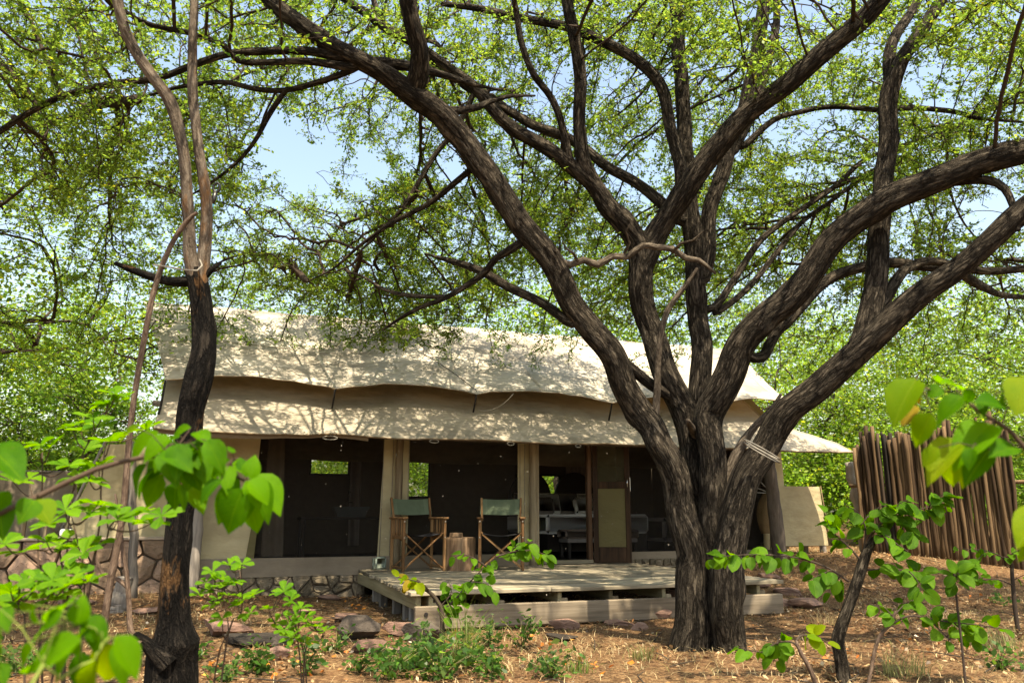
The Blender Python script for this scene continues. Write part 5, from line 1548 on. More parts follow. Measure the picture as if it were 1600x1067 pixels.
BTREES = [
 # name, label, px, dist, h, rad, colour, clumps, per, leaf, flat, low, stems, yellow
 ('shade_tree', 'layered tree reaching in from the far left edge behind the charred tree', -130, 9.6, 6.3, 3.1, G3, 60, 200, (0.05, 0.08), 0.28, 0.38, 1, 0.25),
 ('leafy_tree', 'dense dark green tree with orange tinged leaves left of the tent', 55, 13.5, 4.6, 1.75, G2, 50, 230, (0.06, 0.10), 0.6, 0.22, 2, 0.22),
 ('shade_tree', 'feathery pale tree rising behind the left roof corner', 215, 21.0, 8.6, 3.4, G3, 60, 180, (0.07, 0.12), 0.35, 0.3, 2, 0.2),
 ('leafy_bush', 'low bright bush behind the grey canvas screen', 140, 15.0, 2.2, 1.6, G3, 26, 200, (0.06, 0.10), 0.6, 0.15, 3, 0.3),
 ('shade_tree', 'tall thin-crowned tree standing behind the middle of the roof', 560, 22.0, 9.6, 4.0, G3, 70, 170, (0.07, 0.11), 0.3, 0.36, 1, 0.15),
 ('shade_tree', 'broad tree behind the roof ridge, left of the big tree', 860, 19.5, 8.0, 3.6, G1, 66, 180, (0.07, 0.11), 0.35, 0.35, 2, 0.2),
 ('shade_tree', 'yellow green tree directly behind the stems of the big tree', 1090, 18.0, 7.4, 3.2, G3, 62, 190, (0.06, 0.10), 0.3, 0.3, 2, 0.25),
 ('shade_tree', 'spreading tree between the awning tip and the pole fence', 1330, 19.5, 6.2, 3.3, G3, 62, 200, (0.06, 0.10), 0.26, 0.28, 2, 0.25),
 ('shade_tree', 'layered yellow green tree rising over the pole fence', 1500, 17.5, 5.6, 3.0, G3, 64, 210, (0.055, 0.09), 0.24, 0.28, 2, 0.28),
 ('shade_tree', 'large tree beyond the right end of the pole fence', 1680, 15.0, 6.0, 3.0, G1, 56, 200, (0.055, 0.09), 0.28, 0.28, 1, 0.2),
 ('leafy_bush', 'green bush seen under the awning tip behind the canvas locker', 1255, 17.0, 2.6, 1.5, G1, 30, 220, (0.06, 0.10), 0.6, 0.12, 3, 0.3),
 ('leafy_bush', 'tangled bush left of the pole fence behind the pale snag', 1330, 17.2, 2.9, 1.5, G2, 30, 200, (0.06, 0.10), 0.6, 0.12, 4, 0.3),
 ('leafy_bush', 'bush filling the view behind the fence poles', 1480, 15.2, 2.6, 1.9, G1, 34, 220, (0.06, 0.10), 0.5, 0.15, 3, 0.25),
 ('leafy_bush', 'dark bush beyond the right end of the fence', 1640, 13.6, 2.3, 1.4, G2, 26, 200, (0.06, 0.09), 0.6, 0.12, 3, 0.2),
 ('leafy_bush', 'bright bush seen through the left back window of the tent', 500, 19.5, 4.2, 2.0, G3, 34, 200, (0.07, 0.11), 0.6, 0.12, 3, 0.25),
 ('leafy_bush', 'bright bush seen through the middle back window of the tent', 665, 20.0, 4.0, 2.0, G1, 34, 200, (0.07, 0.11), 0.6, 0.12, 3, 0.25),
 ('leafy_bush', 'bright bush seen through the window behind the bed', 860, 22.0, 4.0, 2.0, G3, 34, 200, (0.07, 0.11), 0.6, 0.12, 3, 0.25),
 ('shade_tree', 'distant tree left of the feathery pale tree', 20, 25.0, 7.0, 3.5, G1, 40, 160, (0.09, 0.14), 0.4, 0.25, 2, 0.2),
 ('shade_tree', 'distant tree filling the gap above the tent right end', 1210, 27.0, 8.5, 4.0, G1, 44, 160, (0.09, 0.15), 0.35, 0.2, 2, 0.2),
 ('shade_tree', 'distant tree far behind the pole fence', 1430, 28.0, 8.0, 4.2, G3, 44, 160, (0.09, 0.15), 0.35, 0.2, 2, 0.2),
 ('shade_tree', 'distant tree at the far right beyond the fence', 1620, 26.0, 7.6, 4.0, G1, 40, 160, (0.09, 0.15), 0.35, 0.2, 2, 0.2),
]
for k, (nm, lab, px, d, h, rad, colr, nc_, per, lf, fl, low, stm, yl) in enumerate(BTREES):
    bush_tree(nm, lab, 'bush' if 'bush' in nm else 'tree', at(px, d), h, rad, 300 + k, colr, nc_, per, lf, fl, 0.12 if 'tree' in nm else 0.05, low, stm, yl * 0.5, (0, 0), 0.4, BG)
# far bush line that reads as one mass
g = np.random.default_rng(77)
n = 42000
ang = g.uniform(-0.95, 0.95, n); dist = g.uniform(31, 42, n)
hh = (2.2 + 2.2 * np.array([0.5 + 0.5 * mnoise.noise(Vector((a * 9, 0, 1))) for a in ang])) * g.random(n) ** 0.7
pos = np.stack([np.sin(ang) * dist, np.cos(ang) * dist, 0.25 + hh], 1)
ax = unit(g.normal(0, 1, (n, 3))); nr = unit(np.cross(ax, unit(g.normal(0, 1, (n, 3)))))
L = g.uniform(0.16, 0.34, n)
V_, F_, C_ = kite_leaves(pos, ax, nr, L, L * 0.7, green_mix(G2, 0.45, 0.2, g)(n, pos))
o = link('far_bush', np_mesh('far_bush', V_, F_, C_), M['crown']); tag(o, 'distant line of green bush closing the view behind everything', 'bush', None, 'stuff')

# ------------------------------------------------------------------ foreground plants: every leaf is an object
def leaf_mesh(name, prof, fold, droop, n=7, wave=0.0, seed=0):
    r = random.Random(seed)
    v = []; f = []
    ts = [i / n for i in range(n + 1)]
    def w_at(t_):
        for (a, wa), (b_, wb) in zip(prof, prof[1:]):
            if a <= t_ <= b_: return wa + (wb - wa) * (t_ - a) / (b_ - a)
        return 0.0
    for t_ in ts:
        y = t_; z = -droop * t_ * t_
        w = 0.5 * w_at(t_)
        for sx in (-1, -0.55, 0, 0.55, 1):
            v.append((sx * w, y, z + abs(sx) * w * fold - 0.25 * abs(sx) ** 2 * w * fold + wave * math.sin(9 * t_ + sx * 2 + seed) * abs(sx)))
    for i in range(n):
        for k in range(4):
            a = i * 5 + k
            f.append((a, a + 1, a + 6, a + 5))
    me = bpy.data.meshes.new(name); me.from_pydata(v, [], f); me.update()
    me.polygons.foreach_set('use_smooth', [True] * len(me.polygons))
    return me
PR_OV = [(0, 0.16), (0.05, 0.5), (0.15, 0.82), (0.32, 1.0), (0.5, 0.95), (0.7, 0.66), (0.86, 0.32), (0.95, 0.1), (1, 0.0)]
PR_SP = [(0, 0.10), (0.2, 0.3), (0.45, 0.7), (0.65, 0.97), (0.8, 1.0), (0.92, 0.72), (1, 0.12)]
PR_RD = [(0, 0.2), (0.08, 0.62), (0.25, 0.93), (0.45, 1.0), (0.65, 0.95), (0.82, 0.72), (0.94, 0.40), (1, 0.06)]
def variants(nm, prof, mat, k, fold, droop, wave):
    out = []
    for i in range(k):
        me = leaf_mesh(nm, prof, fold * (0.6 + 0.8 * R.random()), droop * (0.4 + 1.2 * R.random()), 7, wave, i)
        me.materials.append(mat); out.append(me)
    return out
LV = {
 'broad': variants('leaf', PR_OV, M['broad'], 4, 0.35, 0.22, 0.012),
 'yellow': variants('leaf', PR_OV, M['broad_yellow'], 3, 0.3, 0.2, 0.012),
 'spoon': variants('leaf', PR_SP, M['spoon'], 4, 0.28, 0.12, 0.006),
 'round': variants('leaf', PR_RD, M['round'], 4, 0.30, 0.15, 0.008),
 'orange': variants('leaf', PR_RD, M['orange'], 3, 0.35, 0.25, 0.02),
 'roundy': variants('leaf', PR_RD, M['broad_yellow'], 3, 0.30, 0.15, 0.008),
}
def put_leaf(kind, parent, org, base, axis_, nrm, L, w):
    ax = Vector(axis_).normalized()
    nr = Vector(nrm); nr = (nr - ax * nr.dot(ax))
    if nr.length < 1e-3: nr = Vector((0.3, -0.9, 0.4)) - ax * 0.1
    nr.normalize()
    sd = ax.cross(nr)
    b_ = Vector(base) - Vector(org)
    m = Matrix(((sd.x * L * w, ax.x * L, nr.x * L, b_.x), (sd.y * L * w, ax.y * L, nr.y * L, b_.y), (sd.z * L * w, ax.z * L, nr.z * L, b_.z), (0, 0, 0, 1)))
    o = link('leaf', R.choice(LV[kind]), None, parent)
    o.matrix_local = m
    return o
def plant(name, label, org, cat='plant', group=None):
    th = empty(name, org); tag(th, label, cat, group)
    th['_'] = 0; del th['_']
    return th
def bez(a, b_, sag, n=8):
    a = Vector(a); b_ = Vector(b_)
    return [a.lerp(b_, k / n) + Vector((0, 0, sag * math.sin(PI * k / n))) for k in range(n + 1)]
def smooth_tube(mb, pts, r0, r1, n=7):
    c, r = catmull([Vector(p) for p in pts], [r0 + (r1 - r0) * i / (len(pts) - 1) for i in range(len(pts))], max(0.008, (Vector(pts[-1]) - Vector(pts[0])).length / 28))
    mb.tube([Vector(q) for q in c], list(r), n, True, 0.04)
    return [Vector(q) for q in c]
def px_leaves(parent, org, lst, conv, d, dj, kind='broad', stem_mb=None, stems=None, facing=0.75):
    for e in lst:
        bx_, by_, tx, ty, w = e[:5]; kd = e[5] if len(e) > 5 else kind
        dd_ = d + R.uniform(-dj, dj)
        a = P(*conv(bx_, by_), dd_); b_ = P(*conv(tx, ty), dd_ + R.uniform(-0.04, 0.04))
        ax = b_ - a
        tc = (cam.location - a).normalized()
        nr = tc * facing + Vector((R.uniform(-0.3, 0.3), R.uniform(-0.2, 0.2), 0.75 + R.uniform(-0.2, 0.2)))
        put_leaf(kd, parent, org, a, ax, nr, ax.length * 1.06, w * 1.3)
        if stem_mb is not None and stems:
            q = min(stems, key=lambda s_: (s_ - a).length)
            if (q - a).length < 0.4: stem_mb.tube([q - Vector(org), q.lerp(a, 0.5) + Vector((0, 0, 0.01)) - Vector(org), a - Vector(org)], [0.0013, 0.0011, 0.0009], 5)

# broad-leaved sprig across the left
org = on_ground(*P(-90, 900, 1.7).xy)
sp1 = plant('broadleaf_shrub', 'broad leaved green sprig arching in from the left across the charred trunk', org, 'shrub')
mb = MB()
stem = smooth_tube(mb, [org - org, P(-70, 900, 1.75) - org, P(0, 801, 1.82) - org, P(60, 775, 1.88) - org, P(150, 733, 1.92) - org, P(230, 713, 1.95) - org, P(275, 712, 1.96) - org, P(310, 718, 1.97) - org, P(350, 734, 1.97) - org, P(384, 752, 1.97) - org], 0.009, 0.003)
sw_ = [q + org for q in stem]
b2 = smooth_tube(mb, [P(300, 716, 1.96) - org, P(312, 698, 1.95) - org, P(322, 680, 1.93) - org], 0.004, 0.002)
b3 = smooth_tube(mb, [P(250, 713, 1.95) - org, P(262, 700, 1.9) - org, P(285, 694, 1.88) - org], 0.004, 0.002)
b4 = smooth_tube(mb, [P(352, 735, 1.97) - org, P(362, 722, 1.95) - org, P(372, 715, 1.94) - org], 0.004, 0.002)
sw_ += [q + org for q in b2 + b3 + b4]
L1 = [(400, 150, 80, 410, .42), (500, 190, 250, 380, .5), (700, 110, 470, 190, .42), (210, 110, 0, 190, .32, 'yellow'), (750, 150, 860, 215, .55), (850, 225, 1010, 485, .52), (600, 190, 480, 238, .4),
 (290, 450, 120, 710, .45), (460, 470, 280, 570, .42), (430, 540, 280, 835, .48), (350, 500, 165, 720, .45), (650, 440, 560, 635, .5), (670, 455, 800, 650, .62), (690, 400, 690, 650, .7), (560, 610, 540, 855, .55), (600, 630, 655, 860, .3),
 (700, 640, 815, 825, .55), (980, 590, 760, 780, .42), (905, 490, 850, 640, .5), (1185, 680, 985, 1070, .66), (1210, 660, 1330, 1065, .52), (1250, 600, 1480, 945, .5), (1300, 540, 1535, 890, .52), (1240, 580, 1290, 365, .6), (1180, 510, 1160, 375, .55),
 (1190, 690, 1170, 1005, .5), (1110, 620, 945, 1000, .42), (1050, 330, 1110, 290, .7), (1010, 520, 1000, 615, .5), (640, 260, 760, 370, .6), (470, 250, 640, 330, .4), (1240, 600, 1440, 760, .7), (800, 380, 960, 560, .45), (540, 400, 470, 560, .5)]
px_leaves(sp1, org, L1, lambda x, y: (180 + x / 5.926, 650 + y / 5.926), 1.96, 0.10, 'broad', mb, sw_)
for _ in range(26):
    q = R.choice(sw_[len(sw_) // 2:]); pr = proj0(q)
    a_ = R.uniform(0.15, 0.85) * PI
    ln = R.uniform(26, 52)
    px_leaves(sp1, org, [(pr[0], pr[1], pr[0] + math.cos(a_) * ln, pr[1] + math.sin(a_) * ln, R.uniform(0.4, 0.6))], lambda x, y: (x, y), q.y, 0.08, 'broad', mb, sw_)
L3 = [(-60, 370, 130, 545, .5), (205, 690, 125, 800, .75), (205, 690, 305, 800, .75, 'yellow'), (-20, 680, 25, 910, .45), (60, 640, -40, 760, .5)]
px_leaves(sp1, org, L3, lambda x, y: (x / 3.81, 600 + y / 3.81), 1.80, 0.06, 'broad', mb, sw_)
mb.build('stem', M['stick'], sp1, True)

M['greenstem'] = mat_plain('fresh_stem', (0.13, 0.17, 0.03), 0.7, 0.2, 0.25, 20)
# large leaves at the lower left corner
org = on_ground(*P(-60, 1000, 1.15).xy)
sp2 = plant('broadleaf_shrub', 'large out of focus green leaves in the bottom left corner', org, 'shrub')
mb = MB()
stem = smooth_tube(mb, [org - org, P(20, 1120, 1.25) - org, P(95, 1060, 1.30) - org, P(125, 1040, 1.33) - org, P(150, 1030, 1.34) - org, P(160, 1005, 1.36) - org, P(130, 975, 1.38) - org], 0.0035, 0.002)
L2 = [(720, 680, 190, 925, .42), (300, 720, 140, 935, .42), (-50, 620, 60, 830, .6), (690, 540, 730, 295, .62), (640, 350, 395, 440, .62), (740, 500, 960, 705, .6), (890, 620, 780, 870, .72), (1000, 720, 880, 1090, .5, 'yellow'), (1030, 650, 1235, 1010, .48), (1040, 700, 1130, 1070, .4),
 (720, 790, 690, 1090, .5), (850, 850, 760, 1100, .5, 'yellow'), (640, 780, 420, 1060, .5), (390, 850, 220, 950, .6), (310, 370, 270, 535, .4), (130, 430, -60, 545, .6), (0, 400, 70, 570, .5), (560, 430, 370, 570, .6), (350, 980, 230, 1080, .5), (450, 560, 270, 640, .4), (780, 560, 620, 760, .6), (-20, 880, 40, 1080, .5)]
px_leaves(sp2, org, L2, lambda x, y: (x / 5.707, 880 + y / 5.707), 1.36, 0.07, 'broad', mb, [q + org for q in stem])
mb.build('stem', M['greenstem'], sp2, True)

# leafy twig at the upper right
org = on_ground(*P(1800, 800, 1.6).xy)
sp3 = plant('broadleaf_shrub', 'bright leafy twig reaching in from the right before the pole fence', org, 'shrub')
cv = lambda x, y: (1370 + x / 5.335, 570 + y / 5.335)
mb = MB()
stem = smooth_tube(mb, [org - org, P(1740, 860, 1.65) - org, P(1650, 750, 1.70) - org] + [P(*cv(x, y), 1.72) - org for (x, y) in ((1227, 680), (1100, 540), (960, 450), (830, 370), (700, 270), (610, 225), (480, 210))], 0.007, 0.0025)
tw2 = smooth_tube(mb, [P(*cv(960, 450), 1.72) - org, P(*cv(990, 560), 1.70) - org, P(*cv(930, 630), 1.69) - org, P(*cv(860, 690), 1.68) - org], 0.003, 0.0015)
tw3 = smooth_tube(mb, [P(*cv(480, 210), 1.72) - org, P(*cv(380, 190), 1.7) - org, P(*cv(340, 140), 1.69) - org, P(*cv(335, 130), 1.69) - org], 0.003, 0.0015)
L6 = [(330, 125, 105, 430, .56, 'yellow'), (370, 190, 330, 335, .35, 'orange'), (325, 340, 215, 455, .5, 'orange'), (455, 405, 305, 665, .5, 'yellow'), (550, 200, 410, 240, .8), (520, 85, 535, 160, .7), (705, 205, 570, 105, .62), (795, 205, 740, 320, .6), (715, 260, 490, 430, .48),
 (1040, 345, 870, 270, .75), (1065, 215, 1025, 335, .6), (940, 495, 650, 740, .46), (660, 630, 430, 900, .40, 'yellow'), (645, 720, 600, 1015, .5, 'yellow'), (800, 710, 670, 1005, .42, 'yellow'), (935, 715, 730, 945, .46), (790, 700, 755, 860, .5), (1025, 515, 935, 640, .3), (945, 590, 860, 715, .5), (1145, 680, 970, 715, .5), (510, 690, 370, 830, .55, 'yellow'), (1240, 110, 1180, 360, .6, 'yellow'), (860, 280, 900, 400, .5)]
px_leaves(sp3, org, L6, cv, 1.71, 0.06, 'broad', mb, [q + org for q in stem + tw2 + tw3])
L6b = [(1640, 790, 1588, 838, .5, 'yellow'), (1625, 850, 1592, 870, .5, 'yellow')]
px_leaves(sp3, org, L6b, lambda x, y: (x, y), 1.7, 0.02, 'yellow', mb, [q + org for q in stem])
mb.build('stem', M['stick'], sp3, True)

# whorled, spoon-leaved shrubs at left
def whorl_shrub(name, label, mains, whorls, d, leafL, group, nleaf=(5, 7), dj=0.15, kind='spoon', base=None):
    b0 = P(mains[0][0][0], mains[0][0][1], d)
    org = on_ground(b0.x, b0.y)
    th = plant(name, label, org, 'shrub', group)
    mb = MB(); sk = []
    for m_ in mains:
        s_ = smooth_tube(mb, [org + Vector((0, 0, -0.05)) - org] + [P(x, y, d + 0.05 * math.sin(i * 2.1)) - org for i, (x, y) in enumerate(m_)], 0.0045, 0.002)
        sk += [q + org for q in s_]
    for (px, py) in whorls:
        c = P(px, py, d + R.uniform(-dj, dj))
        low = [q for q in sk if q.z < c.z - 0.01] or sk
        q = min(low, key=lambda s_: (s_ - c).length)
        mb.tube(bez(q - org, c - org, -0.02, 6), [0.003, 0.003, 0.0028, 0.0026, 0.0024, 0.002, 0.002], 5)
        up = Vector((R.uniform(-0.5, 0.5), R.uniform(-0.8, 0.1), 1)).normalized()
        x = up.cross(Vector((0.2, 1, 0.1))).normalized(); y = up.cross(x)
        k = R.randint(*nleaf); a0 = R.uniform(0, 6.28)
        for i in range(k):
            a = a0 + 2 * PI * i / k + R.uniform(-0.25, 0.25)
            rd = x * math.cos(a) + y * math.sin(a)
            ax = rd + up * R.uniform(0.05, 0.5)
            put_leaf(kind, th, org, c, ax, up - rd * 0.3, leafL * R.uniform(0.85, 1.4), R.uniform(0.48, 0.62))
    mb.build('stem', M['stick'], th, True)
    return th
WA = [(64, 695), (79, 699), (113, 666), (146, 654), (168, 631), (181, 616), (126, 673), (157, 666), (184, 629), (228, 671), (20, 752), (45, 748), (120, 745), (140, 752), (155, 730), (108, 728), (172, 690), (135, 700)]
WB = [(102, 797), (152, 789), (168, 802), (184, 812), (199, 802), (236, 818), (252, 806), (76, 820), (34, 862), (73, 847), (92, 852), (121, 855), (152, 852), (130, 866), (215, 805), (140, 800), (8, 850)]
WC = [(39, 910), (82, 906), (98, 899), (119, 899), (137, 910), (77, 925), (51, 924), (17, 925), (8, 940), (88, 933), (102, 917), (28, 940), (60, 905)]
SG = 'spoon leaved shrubs at left'
whorl_shrub('spoonleaf_shrub', 'tall spoon leaved shrub before the canvas screen at left', [[(95, 1120), (98, 960), (105, 860), (110, 790), (125, 720), (150, 670), (178, 620)], [(60, 900), (62, 820), (66, 760), (66, 705)], [(150, 860), (158, 760), (165, 690)]], WA, 3.1, 0.062, SG)
whorl_shrub('spoonleaf_shrub', 'spoon leaved shrub with bright whorls level with the top of the stone wall', [[(120, 1120), (125, 1000), (132, 910), (120, 840), (110, 800)], [(140, 900), (165, 850), (178, 815), (240, 812)], [(100, 900), (70, 860), (40, 862)]], WB, 2.9, 0.060, SG)
whorl_shrub('spoonleaf_shrub', 'low spoon leaved shrub just above the big blurred leaves at left', [[(55, 1120), (62, 1000), (72, 940), (88, 905)], [(40, 1000), (30, 950), (30, 915)], [(100, 960), (115, 915), (135, 905)]], WC, 2.7, 0.058, SG)
WD = [(332, 893), (358, 883), (367, 891), (378, 881), (345, 905), (366, 910), (321, 910), (333, 920), (357, 930), (341, 938), (381, 936), (395, 930), (312, 928), (391, 958), (331, 945), (347, 967), (372, 945), (350, 915)]
WE = [(420, 951), (436, 926), (444, 924), (454, 940), (465, 984), (478, 1003), (507, 986), (430, 972), (444, 984), (461, 961), (475, 969), (486, 970), (451, 968), (470, 950), (492, 978), (455, 995)]
whorl_shrub('spoonleaf_shrub', 'young spoon leaved shrub on a bare pale stem right of the charred trunk', [[(333, 1140), (335, 1064), (345, 1010), (357, 985), (352, 950), (345, 910)], [(357, 988), (376, 960), (378, 920), (374, 890)]], WD, 3.7, 0.046, SG, (4, 6))
whorl_shrub('spoonleaf_shrub', 'small spoon leaved shrub before the dark slab left of the deck', [[(480, 1140), (478, 1050), (472, 1010), (462, 980), (448, 960)], [(476, 1020), (500, 1000), (505, 985)], [(465, 1000), (435, 980), (420, 955)]], WE, 3.8, 0.046, SG, (4, 6))

# round-leaved saplings
def round_sapling(name, label, trunk, branches, d, leafL, group=None, tmat=None, spacing=0.05, kinds=('round',), pairs=True, cat='sapling', hang=0.75, jd=0.18):
    b0 = hit(trunk[0][0], trunk[0][1]); dd_ = b0.y if d is None else d
    org = on_ground(P(trunk[0][0], trunk[0][1], dd_).x, dd_)
    th = plant(name, label, org, cat, group)
    wp = [org + Vector((0, 0, -0.1))] + [P(x, y, dd_) for (x, y, w) in trunk[1:]]
    wr = [0.38 * w * dd_ / FPX for (x, y, w) in trunk]
    o, c_, r_ = bark_tube('trunk', wp, wr, tmat or M['bark'], th, 0, 0.02, 10, 0.10, 0.25, R.uniform(0, 50), 0, org)
    mb = MB()
    for br in branches:
        kd = br[0] if isinstance(br[0], str) else None
        pts = br[1:] if kd else br
        j0 = R.uniform(-jd, jd)
        wp = [P(x, y, dd_ + j0 * i / max(1, len(pts) - 1)) for i, (x, y) in enumerate(pts)]
        q = smooth_tube(mb, [p - org for p in wp], 0.0075 if len(pts) > 3 else 0.004, 0.002, 6)
        acc = 0.0; L_ = sum((q[i + 1] - q[i]).length for i in range(len(q) - 1))
        s_ = 0.0; nx_ = 0.28 * L_ if len(pts) > 3 else 0.1 * L_
        for i in range(len(q) - 1):
            s_ += (q[i + 1] - q[i]).length
            while s_ > nx_:
                nx_ += spacing * R.uniform(0.6, 1.4)
                tg = (q[i + 1] - q[i]).normalized()
                sd = tg.cross(Vector((0, 0, 1))).normalized()
                for sg in ((-1, 1) if pairs and R.random() < 0.75 else (R.choice((-1, 1)),)):
                    ax = tg * R.uniform(0.0, 0.7) + sd * sg * R.uniform(0.3, 1.0) + Vector((R.uniform(-0.3, 0.3), 0, -hang * R.uniform(0.1, 1.3)))
                    if R.random() < 0.22: ax.z = abs(ax.z) * 0.8
                    ax.normalize()
                    bs = q[i] + org + ax * 0.018
                    nr = Vector((R.uniform(-0.5, 0.5), -0.7 + R.uniform(-0.3, 0.3), 0.8 + R.uniform(-0.3, 0.3)))
                    put_leaf(kd or R.choice(kinds), th, org, bs, ax, nr, leafL * R.uniform(0.65, 1.12), R.uniform(0.62, 0.82))
                    mb.tube([q[i], bs - org], [0.0016, 0.0012], 4)
    mb.build('stem', M['twig'], th, True)
    return th
RS = 'round leaved saplings'
round_sapling('roundleaf_sapling', 'round leaved sapling with crooked dark trunk at lower right', [(1322, 1066, 28), (1318, 1030, 25), (1313, 1000, 25), (1322, 960, 22), (1335, 910, 21), (1348, 870, 19), (1362, 846, 13), (1374, 838, 8)],
 [[(1348, 866), (1362, 835), (1385, 812), (1420, 800), (1450, 792), (1480, 778)], [(1350, 860), (1352, 825), (1340, 800), (1322, 790)], [(1345, 875), (1322, 850), (1300, 830), (1288, 800)], [(1360, 845), (1382, 836), (1402, 850), (1420, 862)],
  [(1326, 908), (1296, 888), (1258, 874), (1220, 868), (1180, 866), (1140, 868), (1104, 872)], [(1300, 890), (1285, 896), (1268, 904)], [(1312, 900), (1304, 912), (1300, 926)], [(1340, 892), (1382, 888), (1420, 892), (1450, 896)], [(1420, 892), (1432, 905), (1440, 922)],
  [(1452, 790), (1464, 778), (1474, 772)], [(1400, 806), (1415, 826), (1430, 842)], [(1385, 812), (1400, 790), (1420, 780)], [(1345, 820), (1362, 800), (1378, 790)]], None, 0.112, RS, M['bark'], 0.034)
round_sapling('roundleaf_sapling', 'low leafy side shoot to the right of the crooked sapling', [(1345, 1040, 8), (1370, 1005, 7), (1392, 975, 6), (1400, 955, 5)], [[(1392, 975), (1420, 962), (1450, 966), (1490, 972), (1530, 976), (1568, 982)], [(1400, 958), (1412, 945), (1420, 940)], [(1450, 966), (1470, 985), (1484, 1000)], [(1400, 968), (1380, 948), (1358, 944)], [(1490, 972), (1510, 990), (1520, 1002)]], 5.15, 0.09, RS, M['stick'], 0.045)
round_sapling('roundleaf_sapling', 'small round leaved shoot left of the crooked sapling foot', [(1290, 1080, 9), (1268, 1050, 9), (1252, 1020, 8), (1244, 1000, 5)], [[(1252, 1018), (1240, 1004), (1222, 1002), (1205, 1008), (1190, 1018), (1150, 1010)], [(1215, 1004), (1212, 1020), (1208, 1035)], ['roundy', (1244, 1000), (1254, 992), (1280, 996), (1296, 1008)]], 4.75, 0.09, RS, M['stick'], 0.04)
round_sapling('roundleaf_sapling', 'thin sapling with small leaves at the right edge before the fence', [(1586, 945, 8), (1582, 905, 7), (1580, 880, 6), (1568, 870, 4)], [[(1580, 880), (1562, 868), (1540, 860), (1515, 858), (1494, 856)], [(1570, 872), (1590, 860), (1620, 852)], [(1585, 905), (1600, 898), (1622, 890)], [(1540, 860), (1530, 872), (1520, 880)], [(1584, 915), (1560, 905), (1530, 905), (1510, 898)]], 7.6, 0.085, RS, M['twig'], 0.06)
round_sapling('roundleaf_sapling', 'two paired leaves on a thin upright shoot right of the crooked sapling', [(1500, 1000, 5), (1496, 950, 4), (1492, 915, 4), (1490, 890, 3)], [[(1492, 908), (1494, 900), (1496, 894)], [(1491, 892), (1500, 884), (1512, 884)]], 5.0, 0.10, RS, M['twig'], 0.02)
round_sapling('leafy_plant', 'green and yellow leaved plant growing before the deck front', [(692, 1000, 9), (690, 962, 9), (684, 940, 8), (672, 925, 7), (655, 915, 6)], [[(690, 955), (712, 935), (735, 908), (755, 888), (778, 868), (800, 858)], [(775, 870), (800, 862), (830, 860), (858, 868)], ['roundy', (672, 925), (660, 912), (640, 905), (622, 902)], ['orange', (665, 918), (650, 905), (640, 912), (628, 918)], [(735, 908), (760, 912), (775, 925)], [(690, 945), (705, 925), (700, 905)], [(760, 885), (740, 872), (722, 866), (708, 872)], [(690, 965), (710, 952), (722, 940)], [(800, 860), (812, 850), (838, 846)]], 6.15, 0.098, None, M['twig'], 0.04, ('round',), True, 'plant')

# ------------------------------------------------------------------ low weeds, grass and litter
def weed(name, label, px, py, h, rad, nst, leafs, col, seed, group):
    q = hit(px, py); g = np.random.default_rng(seed); r = random.Random(seed)
    th = plant(name, label, q, 'weed', group)
    mb = MB(); cen = []
    for _ in range(nst):
        a = r.uniform(0, 6.28); e = Vector((math.cos(a) * rad * 1.5 * r.random(), math.sin(a) * rad * 1.5 * r.random(), h * r.uniform(0.25, 1)))
        mb.tube([Vector((0, 0, 0)), e * 0.5 + Vector((0, 0, 0.1 * h)), e], [0.004, 0.003, 0.0015], 4)
        for k in range(leafs):
            cen.append(tuple((e * r.uniform(0.25, 1.0)) + Vector((0, 0, 0.04 * h))))
    mb.build('stem', M['stem'], th, True)
    V_, F_, C_ = leaf_whorls(np.array(cen), 3, (0.025, 0.075), g, green_mix(col, 0.45, 0.2, g), 0.03, 0.9)
    # keep leaves above the soil
    o = link('foliage', np_mesh('foliage', V_, F_, C_), M['crown'], th); o['kind'] = 'stuff'
    return th
WEEDS = [
 (655, 1045, .30, .28, 16, 12, 'bushy green weed in the bottom middle below the deck corner'),
 (610, 1060, .22, .22, 12, 10, 'leafy weed at the bottom edge left of the bushy green weed'),
 (690, 1062, .22, .22, 12, 10, 'weed at the bottom edge right of the bushy green weed'),
 (765, 1010, .26, .16, 9, 9, 'dark green weed right of the grass tuft'),
 (770, 1058, .16, .18, 8, 10, 'pale green broad weed at the bottom edge right of the grass tuft'),
 (815, 1012, .26, .14, 8, 8, 'thin weed before the deck beam'),
 (862, 1060, .18, .16, 10, 9, 'green weed at the bottom edge below the tree foot stones'),
 (405, 1055, .24, .12, 9, 9, 'feathery green weed beside the brick shaped stone'),
 (310, 1030, .14, .10, 7, 8, 'small weed right of the charred trunk foot'),
 (355, 1062, .14, .14, 7, 8, 'low weed below the bare pale stem'),
 (480, 1055, .26, .10, 8, 8, 'upright weed under the small spoon leaved shrub'),
 (525, 1020, .16, .10, 6, 7, 'tiny weed before the large dark rock'),
 (40, 1050, .2, .25, 9, 9, 'weed in the shade at the bottom left'),
 (1560, 1045, .18, .22, 9, 7, 'grey green weed in the bottom right corner'),
 (1565, 945, .12, .15, 6, 7, 'tiny weed at the right edge below the thin sapling'),
 (730, 1045, .2, .2, 9, 9, 'weed right beside the grass tuft at the bottom middle'),
 (560, 1052, .18, .14, 7, 8, 'weed between the red brown slab and the bottom edge'),
]
for k, (px, py, h, rd, ns, lf, lab) in enumerate(WEEDS):
    weed('weed', lab, px, py, h, rd, ns, max(4, lf - 3), (0.045, 0.115, 0.020) if k % 3 else (0.06, 0.13, 0.03), 500 + k, 'low green weeds')

